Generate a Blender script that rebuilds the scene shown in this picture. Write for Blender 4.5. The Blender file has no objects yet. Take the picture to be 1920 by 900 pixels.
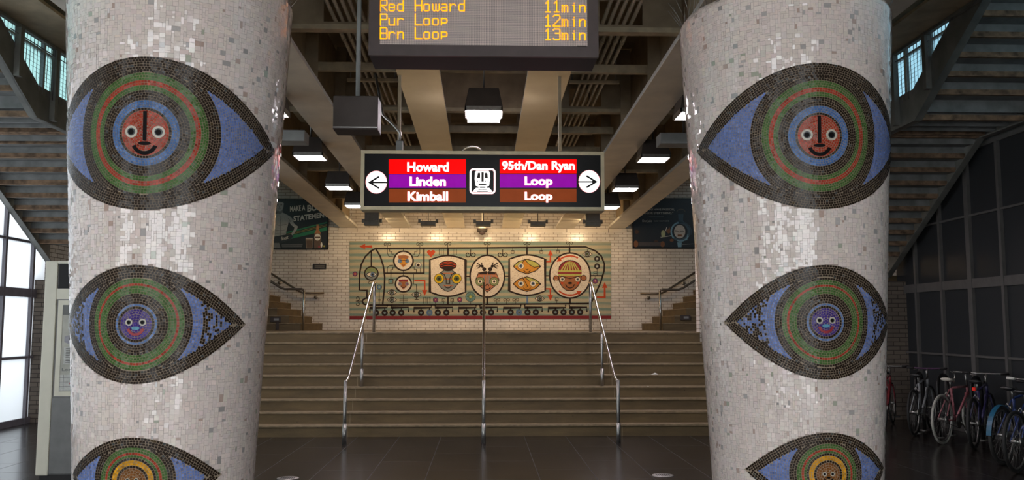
import bpy, bmesh, random
import numpy as np
from math import *
random.seed(7); RNG = np.random.default_rng(11)
S = bpy.context.scene; C = S.collection
# ---------------------------------------------------------------- camera
F = 1650.0; EYE = 1.6
yaw = atan(54/F); pit = atan(160/F)
FW = np.array([sin(yaw)*cos(pit), cos(yaw)*cos(pit), sin(pit)])
RT = np.array([cos(yaw), -sin(yaw), 0.0]); UP = np.cross(RT, FW)
cam = bpy.data.cameras.new('camera'); camo = bpy.data.objects.new('camera', cam); C.objects.link(camo)
cam.sensor_width = 36; cam.lens = F/1920*36; cam.clip_start = .05; cam.clip_end = 200
camo.location = (0, 0, EYE); camo.rotation_euler = (pi/2+pit, 0, -yaw); S.camera = camo
def at(px, py, Y):
    """world point on the plane at distance Y, measured from the photograph"""
    d = FW*F + RT*(px-960) + UP*(450-py)
    t = Y/d[1]
    return np.array([d[0]*t, Y, EYE+d[2]*t])
# ---------------------------------------------------------------- materials
def nodes(name):
    m = bpy.data.materials.new(name); m.use_nodes = True
    nt = m.node_tree; b = nt.nodes['Principled BSDF']
    return m, nt, b
def N(nt, t, **kw):
    n = nt.nodes.new(t)
    for k, v in kw.items():
        if k.startswith('i_'): n.inputs[k[2:].replace('_', ' ')].default_value = v
        else: setattr(n, k, v)
    return n
def rgb(c): return (c[0], c[1], c[2], 1)
def mat(name, col, rough=.5, metal=0, var=.12, scale=8, bump=0, emit=0, ecol=None, spec=.5, coat=0):
    m, nt, b = nodes(name)
    b.inputs['Roughness'].default_value = rough; b.inputs['Metallic'].default_value = metal
    b.inputs['Specular IOR Level'].default_value = spec
    if coat: b.inputs['Coat Weight'].default_value = coat; b.inputs['Coat Roughness'].default_value = .08
    tc = N(nt, 'ShaderNodeTexCoord'); no = N(nt, 'ShaderNodeTexNoise'); no.inputs['Scale'].default_value = scale; no.inputs['Detail'].default_value = 5
    nt.links.new(tc.outputs['Object'], no.inputs['Vector'])
    r = N(nt, 'ShaderNodeValToRGB'); e = r.color_ramp.elements
    e[0].position = .3; e[1].position = .7
    e[0].color = rgb([max(0, x*(1-var)) for x in col]); e[1].color = rgb([min(1, x*(1+var)) for x in col])
    nt.links.new(no.outputs['Fac'], r.inputs['Fac']); nt.links.new(r.outputs['Color'], b.inputs['Base Color'])
    if bump:
        bu = N(nt, 'ShaderNodeBump'); bu.inputs['Strength'].default_value = bump; bu.inputs['Distance'].default_value = .01
        n2 = N(nt, 'ShaderNodeTexNoise'); n2.inputs['Scale'].default_value = scale*6; n2.inputs['Detail'].default_value = 4
        nt.links.new(tc.outputs['Object'], n2.inputs['Vector'])
        nt.links.new(n2.outputs['Fac'], bu.inputs['Height']); nt.links.new(bu.outputs['Normal'], b.inputs['Normal'])
    if emit:
        b.inputs['Emission Color'].default_value = rgb(ecol or col); b.inputs['Emission Strength'].default_value = emit
    return m
def brick_mat(name, c1, c2, mortar, bw, rh, axis='X', rough=.22, ms=.006, bias=0, bump=.3, off=.5, freq=2, stain=.25, coords=None):
    m, nt, b = nodes(name); L = nt.links.new
    tc = N(nt, 'ShaderNodeTexCoord'); sp = N(nt, 'ShaderNodeSeparateXYZ'); cb = N(nt, 'ShaderNodeCombineXYZ')
    L(tc.outputs['Object'], sp.inputs[0]); L(sp.outputs[{'X': 'X', 'Y': 'Y', 'F': 'Y'}[axis]], cb.inputs[0]); L(sp.outputs['X' if axis == 'F' else 'Z'], cb.inputs[1])
    br = N(nt, 'ShaderNodeTexBrick'); br.offset = off; br.offset_frequency = freq; br.squash = 1
    br.inputs['Scale'].default_value = 1; br.inputs['Brick Width'].default_value = bw; br.inputs['Row Height'].default_value = rh
    br.inputs['Mortar Size'].default_value = ms; br.inputs['Mortar Smooth'].default_value = .1; br.inputs['Bias'].default_value = bias
    br.inputs['Color1'].default_value = rgb(c1); br.inputs['Color2'].default_value = rgb(c2); br.inputs['Mortar'].default_value = rgb(mortar)
    L(cb.outputs[0], br.inputs['Vector'])
    no = N(nt, 'ShaderNodeTexNoise'); no.inputs['Scale'].default_value = 1.3; no.inputs['Detail'].default_value = 6
    L(tc.outputs['Object'], no.inputs['Vector'])
    mp = N(nt, 'ShaderNodeMapRange'); mp.inputs['From Min'].default_value = .3; mp.inputs['From Max'].default_value = .7
    mp.inputs['To Min'].default_value = 1-stain; mp.inputs['To Max'].default_value = 1+stain*.4
    L(no.outputs['Fac'], mp.inputs['Value'])
    mx = N(nt, 'ShaderNodeMix', data_type='RGBA', blend_type='MULTIPLY'); mx.inputs['Factor'].default_value = 1
    L(br.outputs['Color'], mx.inputs['A']); L(mp.outputs['Result'], mx.inputs['B']); L(mx.outputs['Result'], b.inputs['Base Color'])
    ro = N(nt, 'ShaderNodeMapRange'); ro.inputs['To Min'].default_value = rough; ro.inputs['To Max'].default_value = .8
    L(br.outputs['Fac'], ro.inputs['Value']); L(ro.outputs['Result'], b.inputs['Roughness'])
    bu = N(nt, 'ShaderNodeBump'); bu.invert = True; bu.inputs['Strength'].default_value = bump; bu.inputs['Distance'].default_value = .004
    L(br.outputs['Fac'], bu.inputs['Height']); L(bu.outputs['Normal'], b.inputs['Normal'])
    return m
def concrete(name, col, col2, scale=3):
    m, nt, b = nodes(name); L = nt.links.new
    tc = N(nt, 'ShaderNodeTexCoord')
    n1 = N(nt, 'ShaderNodeTexNoise'); n1.inputs['Scale'].default_value = scale; n1.inputs['Detail'].default_value = 8; n1.inputs['Roughness'].default_value = .65
    mpn = N(nt, 'ShaderNodeMapping'); mpn.inputs['Scale'].default_value = (.5, 1, 2); L(tc.outputs['Object'], mpn.inputs['Vector']); L(mpn.outputs[0], n1.inputs['Vector'])
    r = N(nt, 'ShaderNodeValToRGB'); r.color_ramp.elements[0].position = .32; r.color_ramp.elements[1].position = .72
    r.color_ramp.elements[0].color = rgb(col2); r.color_ramp.elements[1].color = rgb(col); L(n1.outputs['Fac'], r.inputs[0])
    v = N(nt, 'ShaderNodeTexVoronoi'); v.inputs['Scale'].default_value = 5; L(tc.outputs['Object'], v.inputs['Vector'])
    pr = N(nt, 'ShaderNodeMapRange'); pr.inputs['From Min'].default_value = .02; pr.inputs['From Max'].default_value = .06; pr.inputs['To Min'].default_value = .45
    L(v.outputs['Distance'], pr.inputs['Value'])
    mx = N(nt, 'ShaderNodeMix', data_type='RGBA', blend_type='MULTIPLY'); mx.inputs['Factor'].default_value = 1
    L(r.outputs[0], mx.inputs['A']); L(pr.outputs[0], mx.inputs['B']); L(mx.outputs['Result'], b.inputs['Base Color'])
    b.inputs['Roughness'].default_value = .7
    bu = N(nt, 'ShaderNodeBump'); bu.inputs['Strength'].default_value = .35; bu.inputs['Distance'].default_value = .006
    n2 = N(nt, 'ShaderNodeTexNoise'); n2.inputs['Scale'].default_value = 40; n2.inputs['Detail'].default_value = 5; L(tc.outputs['Object'], n2.inputs['Vector'])
    L(n2.outputs['Fac'], bu.inputs['Height']); L(bu.outputs[0], b.inputs['Normal'])
    return m
def pane_mat(name, col, trans):
    m = bpy.data.materials.new(name); m.use_nodes = True; nt = m.node_tree; L = nt.links.new
    nt.nodes.remove(nt.nodes['Principled BSDF']); out = nt.nodes['Material Output']
    tr = N(nt, 'ShaderNodeBsdfTranslucent'); di = N(nt, 'ShaderNodeBsdfDiffuse'); gl = N(nt, 'ShaderNodeBsdfGlossy'); gl.inputs['Roughness'].default_value = .25
    tc = N(nt, 'ShaderNodeTexCoord'); no = N(nt, 'ShaderNodeTexNoise'); no.inputs['Scale'].default_value = .7
    L(tc.outputs['Object'], no.inputs['Vector'])
    r = N(nt, 'ShaderNodeValToRGB'); r.color_ramp.elements[0].color = rgb([x*.9 for x in col]); r.color_ramp.elements[1].color = rgb(col)
    L(no.outputs['Fac'], r.inputs[0]); L(r.outputs[0], tr.inputs[0]); L(r.outputs[0], di.inputs[0])
    m1 = N(nt, 'ShaderNodeMixShader'); m1.inputs[0].default_value = trans; L(di.outputs[0], m1.inputs[1]); L(tr.outputs[0], m1.inputs[2])
    m2 = N(nt, 'ShaderNodeMixShader'); m2.inputs[0].default_value = .05; L(m1.outputs[0], m2.inputs[1]); L(gl.outputs[0], m2.inputs[2])
    L(m2.outputs[0], out.inputs['Surface'])
    return m
def tile_mat(name, rough, spec=.6):
    m, nt, b = nodes(name); L = nt.links.new
    a = N(nt, 'ShaderNodeAttribute', attribute_name='tint'); no = N(nt, 'ShaderNodeTexNoise'); no.inputs['Scale'].default_value = 90
    tc = N(nt, 'ShaderNodeTexCoord'); L(tc.outputs['Object'], no.inputs['Vector'])
    mp = N(nt, 'ShaderNodeMapRange'); mp.inputs['To Min'].default_value = .88; mp.inputs['To Max'].default_value = 1.12; L(no.outputs['Fac'], mp.inputs['Value'])
    mx = N(nt, 'ShaderNodeMix', data_type='RGBA', blend_type='MULTIPLY'); mx.inputs['Factor'].default_value = 1
    L(a.outputs['Color'], mx.inputs['A']); L(mp.outputs[0], mx.inputs['B']); L(mx.outputs['Result'], b.inputs['Base Color'])
    b.inputs['Roughness'].default_value = rough; b.inputs['Specular IOR Level'].default_value = spec
    return m
M = {}
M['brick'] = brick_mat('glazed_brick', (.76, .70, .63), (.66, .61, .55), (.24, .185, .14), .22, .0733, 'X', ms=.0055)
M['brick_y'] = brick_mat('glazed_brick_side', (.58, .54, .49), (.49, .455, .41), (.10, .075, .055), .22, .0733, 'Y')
M['shaded_brown_brick'] = brick_mat('shaded_brown_brick', (.20, .16, .125), (.15, .12, .095), (.05, .04, .032), .22, .0733, 'X', rough=.6)  # brown brick, darkened further to carry the shade of the side bays
M['lintel'] = brick_mat('lintel_block', (.70, .63, .54), (.64, .57, .49), (.10, .075, .055), 1.05, .3, 'X', off=0, rough=.35)
M['floor'] = brick_mat('slate_floor', (.023, .0185, .0155), (.018, .015, .013), (.028, .0235, .020), 1.25, .6, 'F', rough=.21, ms=.004, bump=.12, stain=.45)
M['concrete'] = concrete('olive_concrete', (.155, .105, .044), (.085, .058, .025))
M['nosing'] = mat('worn_nosing', (.21, .155, .085), .6, var=.25, scale=14, bump=.2)
M['steel_paint'] = mat('gold_reflection_steel_paint', (.80, .67, .42), .26, metal=.4, var=.06, scale=3, bump=.02)  # gold tone stands in for reflections on the two central soffits
M['steel_dull'] = mat('greige_dull_paint', (.74, .68, .57), .45, metal=.5, var=.10, scale=3, bump=.03)
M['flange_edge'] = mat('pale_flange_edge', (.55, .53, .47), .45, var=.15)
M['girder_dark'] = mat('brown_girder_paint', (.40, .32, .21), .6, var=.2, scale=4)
M['deck'] = mat('dark_deck', (.46, .38, .26), .8, var=.3, scale=2)
M['cross'] = mat('beige_cross_steel', (.58, .50, .34), .5, var=.2)
M['conduit'] = mat('galvanised_conduit', (.55, .49, .36), .4, metal=.2, var=.2)
M['stainless'] = mat('brushed_stainless', (.62, .60, .57), .22, metal=1, var=.1, scale=30)
M['dull_steel'] = mat('dull_steel', (.34, .33, .31), .35, metal=.9, var=.15, scale=20)
M['dark_rail'] = mat('dark_bronze_rail', (.16, .13, .10), .35, metal=.7)
M['black'] = mat('black_gloss', (.010, .009, .009), .35, spec=.25)
M['black_matte'] = mat('black_matte', (.014, .012, .012), .6)
M['bezel'] = mat('mauve_black_bezel', (.075, .052, .050), .4, var=.12, bump=.04)
M['tan_frame'] = mat('tan_sign_frame', (.86, .72, .46), .45)
M['grey_box'] = mat('grey_brown_box', (.062, .049, .043), .5, metal=.0, spec=.2, var=.15, scale=6)
M['light_grey'] = mat('light_grey_housing', (.24, .245, .235), .5)
M['hood'] = mat('dark_lamp_hood', (.050, .040, .034), .5, var=.15)
M['tube'] = mat('fluorescent_diffuser', (1, .9, 1), .5, emit=34.0, ecol=(1, .88, .94))
M['warm_lamp'] = mat('warm_lamp', (1, .7, .4), .5, emit=70.0, ecol=(1, .72, .42))
M['sign_white'] = mat('lit_white', (1, 1, 1), .4, emit=1.0, ecol=(1, .96, .93))
M['sign_red'] = mat('lit_red', (.9, 0, .0), .4, emit=.45, ecol=(1, .0, .0), spec=.1)
M['sign_purple'] = mat('lit_purple', (.25, .0, .35), .4, emit=.20, spec=.1, ecol=(.50, .005, .62))
M['sign_brown'] = mat('lit_brown', (.25, .05, .01), .4, emit=.14, spec=.1, ecol=(.50, .09, .02))
M['halo'] = mat('pink_glow_halo', (1, .3, .3), .4, emit=.5, ecol=(1, .42, .45))  # enlarged pink copies painted as a glow around the lit sign marks
M['led'] = mat('amber_led', (.02, .006, 0), .4, emit=1.25, ecol=(1, .27, .0), spec=.1)
M['glowing_red_reflector'] = mat('red_reflector', (.7, .02, .01), .2, emit=.06, ecol=(1, .02, .0))  # small emission paints a red glow onto the reflector
M['paper'] = mat('white_paper', (.8, .78, .72), .8)
M['rust'] = mat('rusty_angle', (.22, .14, .085), .8, var=.6, scale=9, bump=.2)
M['stair_grey'] = mat('grey_stair_steel', (.20, .205, .20), .5, var=.3, scale=5)
M['stringer'] = mat('stringer_steel', (.16, .16, .145), .5, var=.25, scale=4)
M['mullion'] = mat('grey_mullion', (.16, .15, .17), .45)
M['mullion_dark'] = mat('bronze_mullion', (.105, .10, .095), .45)
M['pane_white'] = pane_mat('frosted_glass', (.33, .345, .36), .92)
M['pane_dark'] = pane_mat('shaded_frosted_glass', (.07, .075, .08), .5)  # pane colour darkened to carry the shade of the right-hand bay
M['pane_teal'] = pane_mat('teal_glass', (.13, .22, .215), .9)
M['pane_blue'] = pane_mat('blue_teal_glass', (.105, .19, .23), .9)
M['daylight_blocker'] = mat('daylight_blocker_wall', (.05, .05, .05), .8)
M['kiosk_frame'] = mat('kiosk_alu', (.80, .75, .62), .4, metal=.1, var=.03)
M['kiosk_grey'] = mat('kiosk_grey_panel', (.20, .195, .19), .35, metal=.3)
M['map_paper'] = mat('map_paper', (.52, .50, .43), .3, coat=.5)
M['map_dark'] = mat('map_header', (.16, .16, .15), .3)
M['map_red'] = mat('map_red_line', (.42, .12, .12), .4)
M['ink'] = mat('grey_ink', (.16, .15, .14), .6)
M['tess'] = tile_mat('glazed_tesserae', .09)
M['smalti'] = tile_mat('dark_smalti', .18, .14)
M['grout_w'] = mat('pink_grout', (.43, .34, .30), .85, var=.1)
M['grout_e'] = mat('tan_grout', (.34, .26, .185), .85, var=.15)
def flat(name, c, rough=.4, **k):
    if name not in M: M[name] = mat(name, c, rough, var=.14, scale=40, **k)
    return M[name]
# ---------------------------------------------------------------- mesh builder
class MB:
    def __init__(s): s.v = []; s.f = []; s.m = []; s.smooth = []; s.mats = []
    def mi(s, m):
        m = M[m] if isinstance(m, str) else m
        if m not in s.mats: s.mats.append(m)
        return s.mats.index(m)
    def add(s, vs, fs, m, sm=False):
        o = len(s.v); k = s.mi(m); s.v += [tuple(map(float, p)) for p in vs]
        for f in fs: s.f.append([i+o for i in f]); s.m.append(k); s.smooth.append(sm)
        return s
    def box(s, x0, x1, y0, y1, z0, z1, m, sl=0.0, yref=0.0):
        """axis box; sl: slope dz/dy"""
        vs = [(x, y, z+sl*(y-yref)) for z in (z0, z1) for y in (y0, y1) for x in (x0, x1)]
        return s.add(vs, [(0, 2, 3, 1), (4, 5, 7, 6), (0, 1, 5, 4), (2, 6, 7, 3), (0, 4, 6, 2), (1, 3, 7, 5)], m)
    def bevel_box(s, x0, x1, y0, y1, z0, z1, m, b=.01):
        bm = bmesh.new(); bmesh.ops.create_cube(bm, size=1)
        for v in bm.verts: v.co = ((x0+x1)/2+v.co.x*(x1-x0), (y0+y1)/2+v.co.y*(y1-y0), (z0+z1)/2+v.co.z*(z1-z0))
        bmesh.ops.bevel(bm, geom=bm.edges[:], offset=b, segments=2, profile=.5, affect='EDGES')
        bm.verts.index_update()
        s.add([v.co[:] for v in bm.verts], [[v.index for v in f.verts] for f in bm.faces], m); bm.free(); return s
    def quad(s, a, b, c, d, m): return s.add([a, b, c, d], [(0, 1, 2, 3)], m)
    def prism(s, pts, off, m, sm=False):
        """polygon pts extruded by vector off"""
        n = len(pts); off = np.array(off, float)
        vs = [np.array(p, float) for p in pts]; vs += [p+off for p in vs]
        return s.add(vs, [list(range(n))[::-1], list(range(n, 2*n))]+[(i, (i+1) % n, n+(i+1) % n, n+i) for i in range(n)], m, sm)
    def tube(s, pts, r, m, n=10, closed=False):
        P = [np.array(p, float) for p in pts]; k = len(P); rr = r if hasattr(r, '__len__') else [r]*k
        T = []
        for i in range(k):
            a = P[(i-1) % k] if (closed or i > 0) else P[i]; b = P[(i+1) % k] if (closed or i < k-1) else P[i]
            t = b-a; T.append(t/(np.linalg.norm(t)+1e-12))
        ref = np.array([0, 0, 1.0]) if abs(T[0][2]) < .9 else np.array([1.0, 0, 0])
        u = np.cross(T[0], ref); u /= np.linalg.norm(u); vs = []
        for i in range(k):
            u = u-T[i]*(u@T[i]); u /= np.linalg.norm(u)+1e-12; w = np.cross(T[i], u)
            sc = 1.0
            if 0 < i < k-1 or closed:
                d = P[i]-P[(i-1) % k]; d = d/(np.linalg.norm(d)+1e-12); sc = 1/max(.5, abs(d@T[i]))
            for j in range(n):
                a = 2*pi*j/n; vs.append(P[i]+(u*cos(a)+w*sin(a))*rr[i]*(1 if sc < 1.02 else min(sc, 1.25)))
        fs = []
        for i in range(k if closed else k-1):
            for j in range(n):
                a = i*n+j; b = i*n+(j+1) % n; c = ((i+1) % k)*n+(j+1) % n; d = ((i+1) % k)*n+j; fs.append((a, b, c, d))
        s.add(vs, fs, m, True)
        if not closed:
            o = len(s.v)-k*n; kk = s.mi(m)
            s.f += [[o+j for j in range(n)][::-1], [o+(k-1)*n+j for j in range(n)]]; s.m += [kk, kk]; s.smooth += [False, False]
        return s
    def lathe(s, c, prof, m, n=24, axis='z', sm=True):
        """prof: (radius, height) pairs about axis through c"""
        vs = []; fs = []; k = len(prof)
        for r, h in prof:
            for j in range(n):
                a = 2*pi*j/n; x, y = r*cos(a), r*sin(a)
                p = (x, y, h) if axis == 'z' else ((x, h, y) if axis == 'y' else (h, x, y))
                vs.append((c[0]+p[0], c[1]+p[1], c[2]+p[2]))
        for i in range(k-1):
            for j in range(n): fs.append((i*n+j, i*n+(j+1) % n, (i+1)*n+(j+1) % n, (i+1)*n+j))
        if prof[0][0] > 1e-4: fs.append(list(range(n))[::-1])
        if prof[-1][0] > 1e-4: fs.append([(k-1)*n+j for j in range(n)])
        return s.add(vs, fs, m, sm)
    def build(s, name, parent=None, loc=None):
        me = bpy.data.meshes.new(name); me.from_pydata(s.v, [], s.f)
        for m in s.mats: me.materials.append(m)
        me.polygons.foreach_set('material_index', s.m); me.polygons.foreach_set('use_smooth', s.smooth)
        me.update(); o = bpy.data.objects.new(name, me); C.objects.link(o)
        if parent is not None: o.parent = parent
        if loc is not None: o.location = loc
        return o
def tag(o, label, cat, group=None, kind=None):
    if label: o['label'] = label
    if cat: o['category'] = cat
    if group: o['group'] = group
    if kind: o['kind'] = kind
    return o
def thing(name, label, cat, loc=(0, 0, 0), rz=0, group=None):
    o = bpy.data.objects.new(name, None); C.objects.link(o); o.location = loc; o.rotation_euler = (0, 0, rz); o.empty_display_size = .1
    return tag(o, label, cat, group)
def local(mb, loc):
    """shift world-space geometry so it sits right under a parent at loc"""
    mb.v = [(a-loc[0], b-loc[1], c-loc[2]) for a, b, c in mb.v]; return mb
def structure(o): o['kind'] = 'structure'; return o
def dup(root, loc, rz=None, label=None):
    r = root.copy(); C.objects.link(r); r.location = loc
    if rz is not None: r.rotation_euler = (0, 0, rz)
    if label: r['label'] = label
    for ch in list(root.children):
        c = ch.copy(); C.objects.link(c); c.parent = r
        for g in list(ch.children):
            d = g.copy(); C.objects.link(d); d.parent = c
    return r
ORD = ['first', 'second', 'third', 'fourth', 'fifth', 'sixth', 'seventh', 'eighth']
# flat artwork on a plane that faces the camera (normal -Y)
class Art:
    def __init__(s, Y, fn, layer=.002): s.mb = MB(); s.Y = Y; s.fn = fn; s.k = 0; s.layer = layer
    def poly(s, pts, m, lv=1):
        Q = [s.fn(*p) for p in pts]; d = s.layer*lv
        s.mb.prism([(q[0], s.Y-d, q[2]) for q in Q], (0, d*.9, 0), m); return s
    def rect(s, x0, y0, x1, y1, m, lv=1): return s.poly([(x0, y0), (x1, y0), (x1, y1), (x0, y1)], m, lv)
    def disc(s, x, y, r, m, lv=1, ry=None, n=28): return s.poly([(x+r*cos(2*pi*i/n), y+(ry or r)*sin(2*pi*i/n)) for i in range(n)], m, lv)
    def ring(s, x, y, r, w, m, lv=1, ry=None, n=32, a0=0, a1=2*pi):
        ry = ry or r; seg = [(x+r*cos(a0+(a1-a0)*i/n), y+ry*sin(a0+(a1-a0)*i/n)) for i in range(n+1)]
        return s.stroke(seg, w, m, lv)
    def stroke(s, pts, w, m, lv=1, w2=None):
        P = [np.array(p, float) for p in pts]; n = len(P); Lf = []; Rt = []
        for i in range(n):
            a = P[i-1] if i else P[i]; b = P[i+1] if i < n-1 else P[i]
            if i == 0 and np.allclose(P[0], P[-1]): a = P[-2]
            if i == n-1 and np.allclose(P[0], P[-1]): b = P[1]
            t = b-a; t /= np.linalg.norm(t)+1e-9; nn = np.array([-t[1], t[0]])
            d = (P[i]-a if i and not np.allclose(P[i], a) else b-P[i]); d = d/(np.linalg.norm(d)+1e-9); sc = 1/max(.6, abs(d@t))
            ww = w if w2 is None else w+(w2-w)*i/(n-1)
            Lf.append(P[i]+nn*ww/2*sc); Rt.append(P[i]-nn*ww/2*sc)
        dd = s.layer*lv
        Q = [s.fn(*p) for p in Lf]+[s.fn(*p) for p in Rt]
        vs = [(q[0], s.Y-dd, q[2]) for q in Q]
        vs += [(q[0], s.Y-dd*.1, q[2]) for q in Q]
        fs = []; k = 2*n
        for i in range(n-1):
            fs += [(i, i+1, n+i+1, n+i), (k+i, i, i+1, k+i+1)[::1], (n+i, n+i+1, k+n+i+1, k+n+i)]
        fs += [(0, n, k+n, k), (n-1, k+n-1, k+2*n-1, 2*n-1)]
        s.mb.add(vs, fs, m); return s
    def spiral(s, x, y, r, turns, a0, w, m, lv=1, sg=1):
        n = 26; return s.stroke([(x+r*(1-.62*i/n)*cos(a0+sg*turns*2*pi*i/n), y+r*(1-.62*i/n)*sin(a0+sg*turns*2*pi*i/n)) for i in range(n+1)], w, m, lv)
    def build(s, name, parent=None):
        return s.mb.build(name, parent)
_dg = bpy.context.evaluated_depsgraph_get
def text_geo(txt, bold=0.0, spacing=1.0, res=4):
    cu = bpy.data.curves.new('lettering', 'FONT'); cu.body = txt; cu.size = 1; cu.offset = bold; cu.space_character = spacing; cu.resolution_u = res
    o = bpy.data.objects.new('lettering', cu); C.objects.link(o); bpy.context.view_layer.update()
    me = bpy.data.meshes.new_from_object(o.evaluated_get(_dg())); C.objects.unlink(o); bpy.data.objects.remove(o)
    V = np.array([v.co[:2] for v in me.vertices]); Fc = [list(p.vertices) for p in me.polygons]; bpy.data.meshes.remove(me); bpy.data.curves.remove(cu)
    return V, Fc
def text_on(art, txt, x0, y0, x1, y1, m, lv=3, bold=.02, slant=0, spacing=1.0):
    """lettering fitted to the box x0..x1 (left to right), y0 (top) .. y1 (bottom) in the art's own coordinates; slant: dy per dx"""
    V, Fc = text_geo(txt, bold, spacing); a = V.min(0); b = V.max(0)
    W = x1-x0; H = y1-y0; vs = []
    for p in V:
        u = (p[0]-a[0])/(b[0]-a[0]); w = (p[1]-a[1])/(b[1]-a[1])
        q = art.fn(x0+u*W, y1-w*H+slant*u*W); vs.append((q[0], art.Y-art.layer*lv, q[2]))
    art.mb.add(vs, Fc, m); return art
# ================================================================ setting
YB = 22.0                       # mural wall
SL = -.0158                     # the roof steel falls gently towards the back
def zb(y): return 4.37+SL*y     # underside of the girders
LZ = 9*.165                     # landing height
def setting():
    structure(MB().box(-9, 9, -6, 12.95, -.2, 0, 'floor').box(-9, -4.4, 12.95, 22.3, -.2, 0, 'floor').box(4.4, 9, 12.95, 22.3, -.2, 0, 'floor').build('floor'))
    structure(MB().box(-7.8, 7.8, YB, YB+.3, 0, 8.2, 'brick').build('wall_back'))
    structure(MB().box(-3.62, 3.62, YB-.03, YB, 3.925, 4.015, 'lintel').build('trim_1'))
    for s, nm in ((-1, 'wall_left'), (1, 'wall_right')):
        m = MB()
        # pier beside the stairs facing the street, and the wall behind it along the side flight
        m.box(*sorted((s*3.68, s*5.66)), 14.945, 15.15, 0, 5.3, 'brick')
        m.box(*sorted((s*5.66, s*7.7)), 14.98, 15.2, 0, 2.36, 'shaded_brown_brick')
        structure(m.build(nm))
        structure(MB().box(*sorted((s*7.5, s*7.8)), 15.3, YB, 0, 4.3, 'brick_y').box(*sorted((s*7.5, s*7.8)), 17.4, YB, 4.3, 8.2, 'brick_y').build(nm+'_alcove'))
    fw = MB()       # unseen street front: piers and doorways laid out to streak light on the columns
    for a, b in ((-9, -7.3), (-5.2, -3.2), (-.8, .3), (3.1, 9)): fw.box(a, b, -2.2, -2, 0, 4.3, 'concrete')
    fw.box(-9, 9, -2.2, -2, 4.3, 8.2, 'concrete'); structure(fw.build('wall_front'))
    # deck over the hall and lids over the two stair wells
    structure(MB().box(-5.58, 5.58, -2, 22, 5.62, 5.72, 'deck', SL, 0).build('ceiling'))
    for s, nm in ((-1, 'left'), (1, 'right')):
        structure(MB().box(*sorted((s*5.58, s*9)), -2, 22, 8.0, 8.1, 'deck').build('ceiling_'+nm))
        structure(MB().box(*sorted((s*5.50, s*5.58)), -2, 22, 5.74, 8.0, 'deck').build('wall_upper_'+nm))
    # glazed side walls
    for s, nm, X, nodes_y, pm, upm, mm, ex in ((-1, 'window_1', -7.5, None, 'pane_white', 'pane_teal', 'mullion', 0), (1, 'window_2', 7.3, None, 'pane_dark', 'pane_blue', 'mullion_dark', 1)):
        y1 = 15.3; ys = []; y = (14.83 if s < 0 else 14.56)
        while y > .5: ys.append(y); y -= (.86 if s < 0 else .83)
        y0 = ys[-1]
        fr = MB()
        for i, y in enumerate(ys):
            wdt = .055 if (i % 3 == 2) else .03
            fr.box(X-.05, X+.05, y-wdt, y+wdt, 0, 8.0, mm)
        zz = [(0, .1), (1.06, 1.1), (2.06, 2.2), (2.95, 2.99), (4.2, 4.4), (5.2, 5.24), (6.2, 6.24), (7.2, 7.24)] if s < 0 else [(0, .1), (1.13, 1.16), (2.15, 2.29), (3.22, 3.25), (4.2, 4.4), (5.2, 5.24), (6.2, 6.24), (7.2, 7.24)]
        for a, b in zz: fr.box(X-.04, X+.04, y0, y1, a, b, mm)
        f = structure(fr.build(nm)); f['label'] = None or ('bright white frosted glass wall with dark mullions on the left' if s < 0 else 'dark frosted glass wall behind the parked bicycles')
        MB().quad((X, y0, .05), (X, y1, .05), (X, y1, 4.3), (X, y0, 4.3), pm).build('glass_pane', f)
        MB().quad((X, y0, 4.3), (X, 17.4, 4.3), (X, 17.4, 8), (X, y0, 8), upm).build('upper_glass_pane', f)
        structure(MB().box(*sorted((X, X+s*.12)), -2, y0, 0, 8.1, 'concrete').build('wall_left_front' if s < 0 else 'wall_right_front'))
    structure(MB().box(7.75, 8.0, -2, 16, 0, 4.3, 'daylight_blocker').box(7.3, 8, -2, 16, 4.3, 4.4, 'daylight_blocker').build('wall_daylight_blocker'))  # unseen wall and cap added outside the glass to block daylight
setting()
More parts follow.
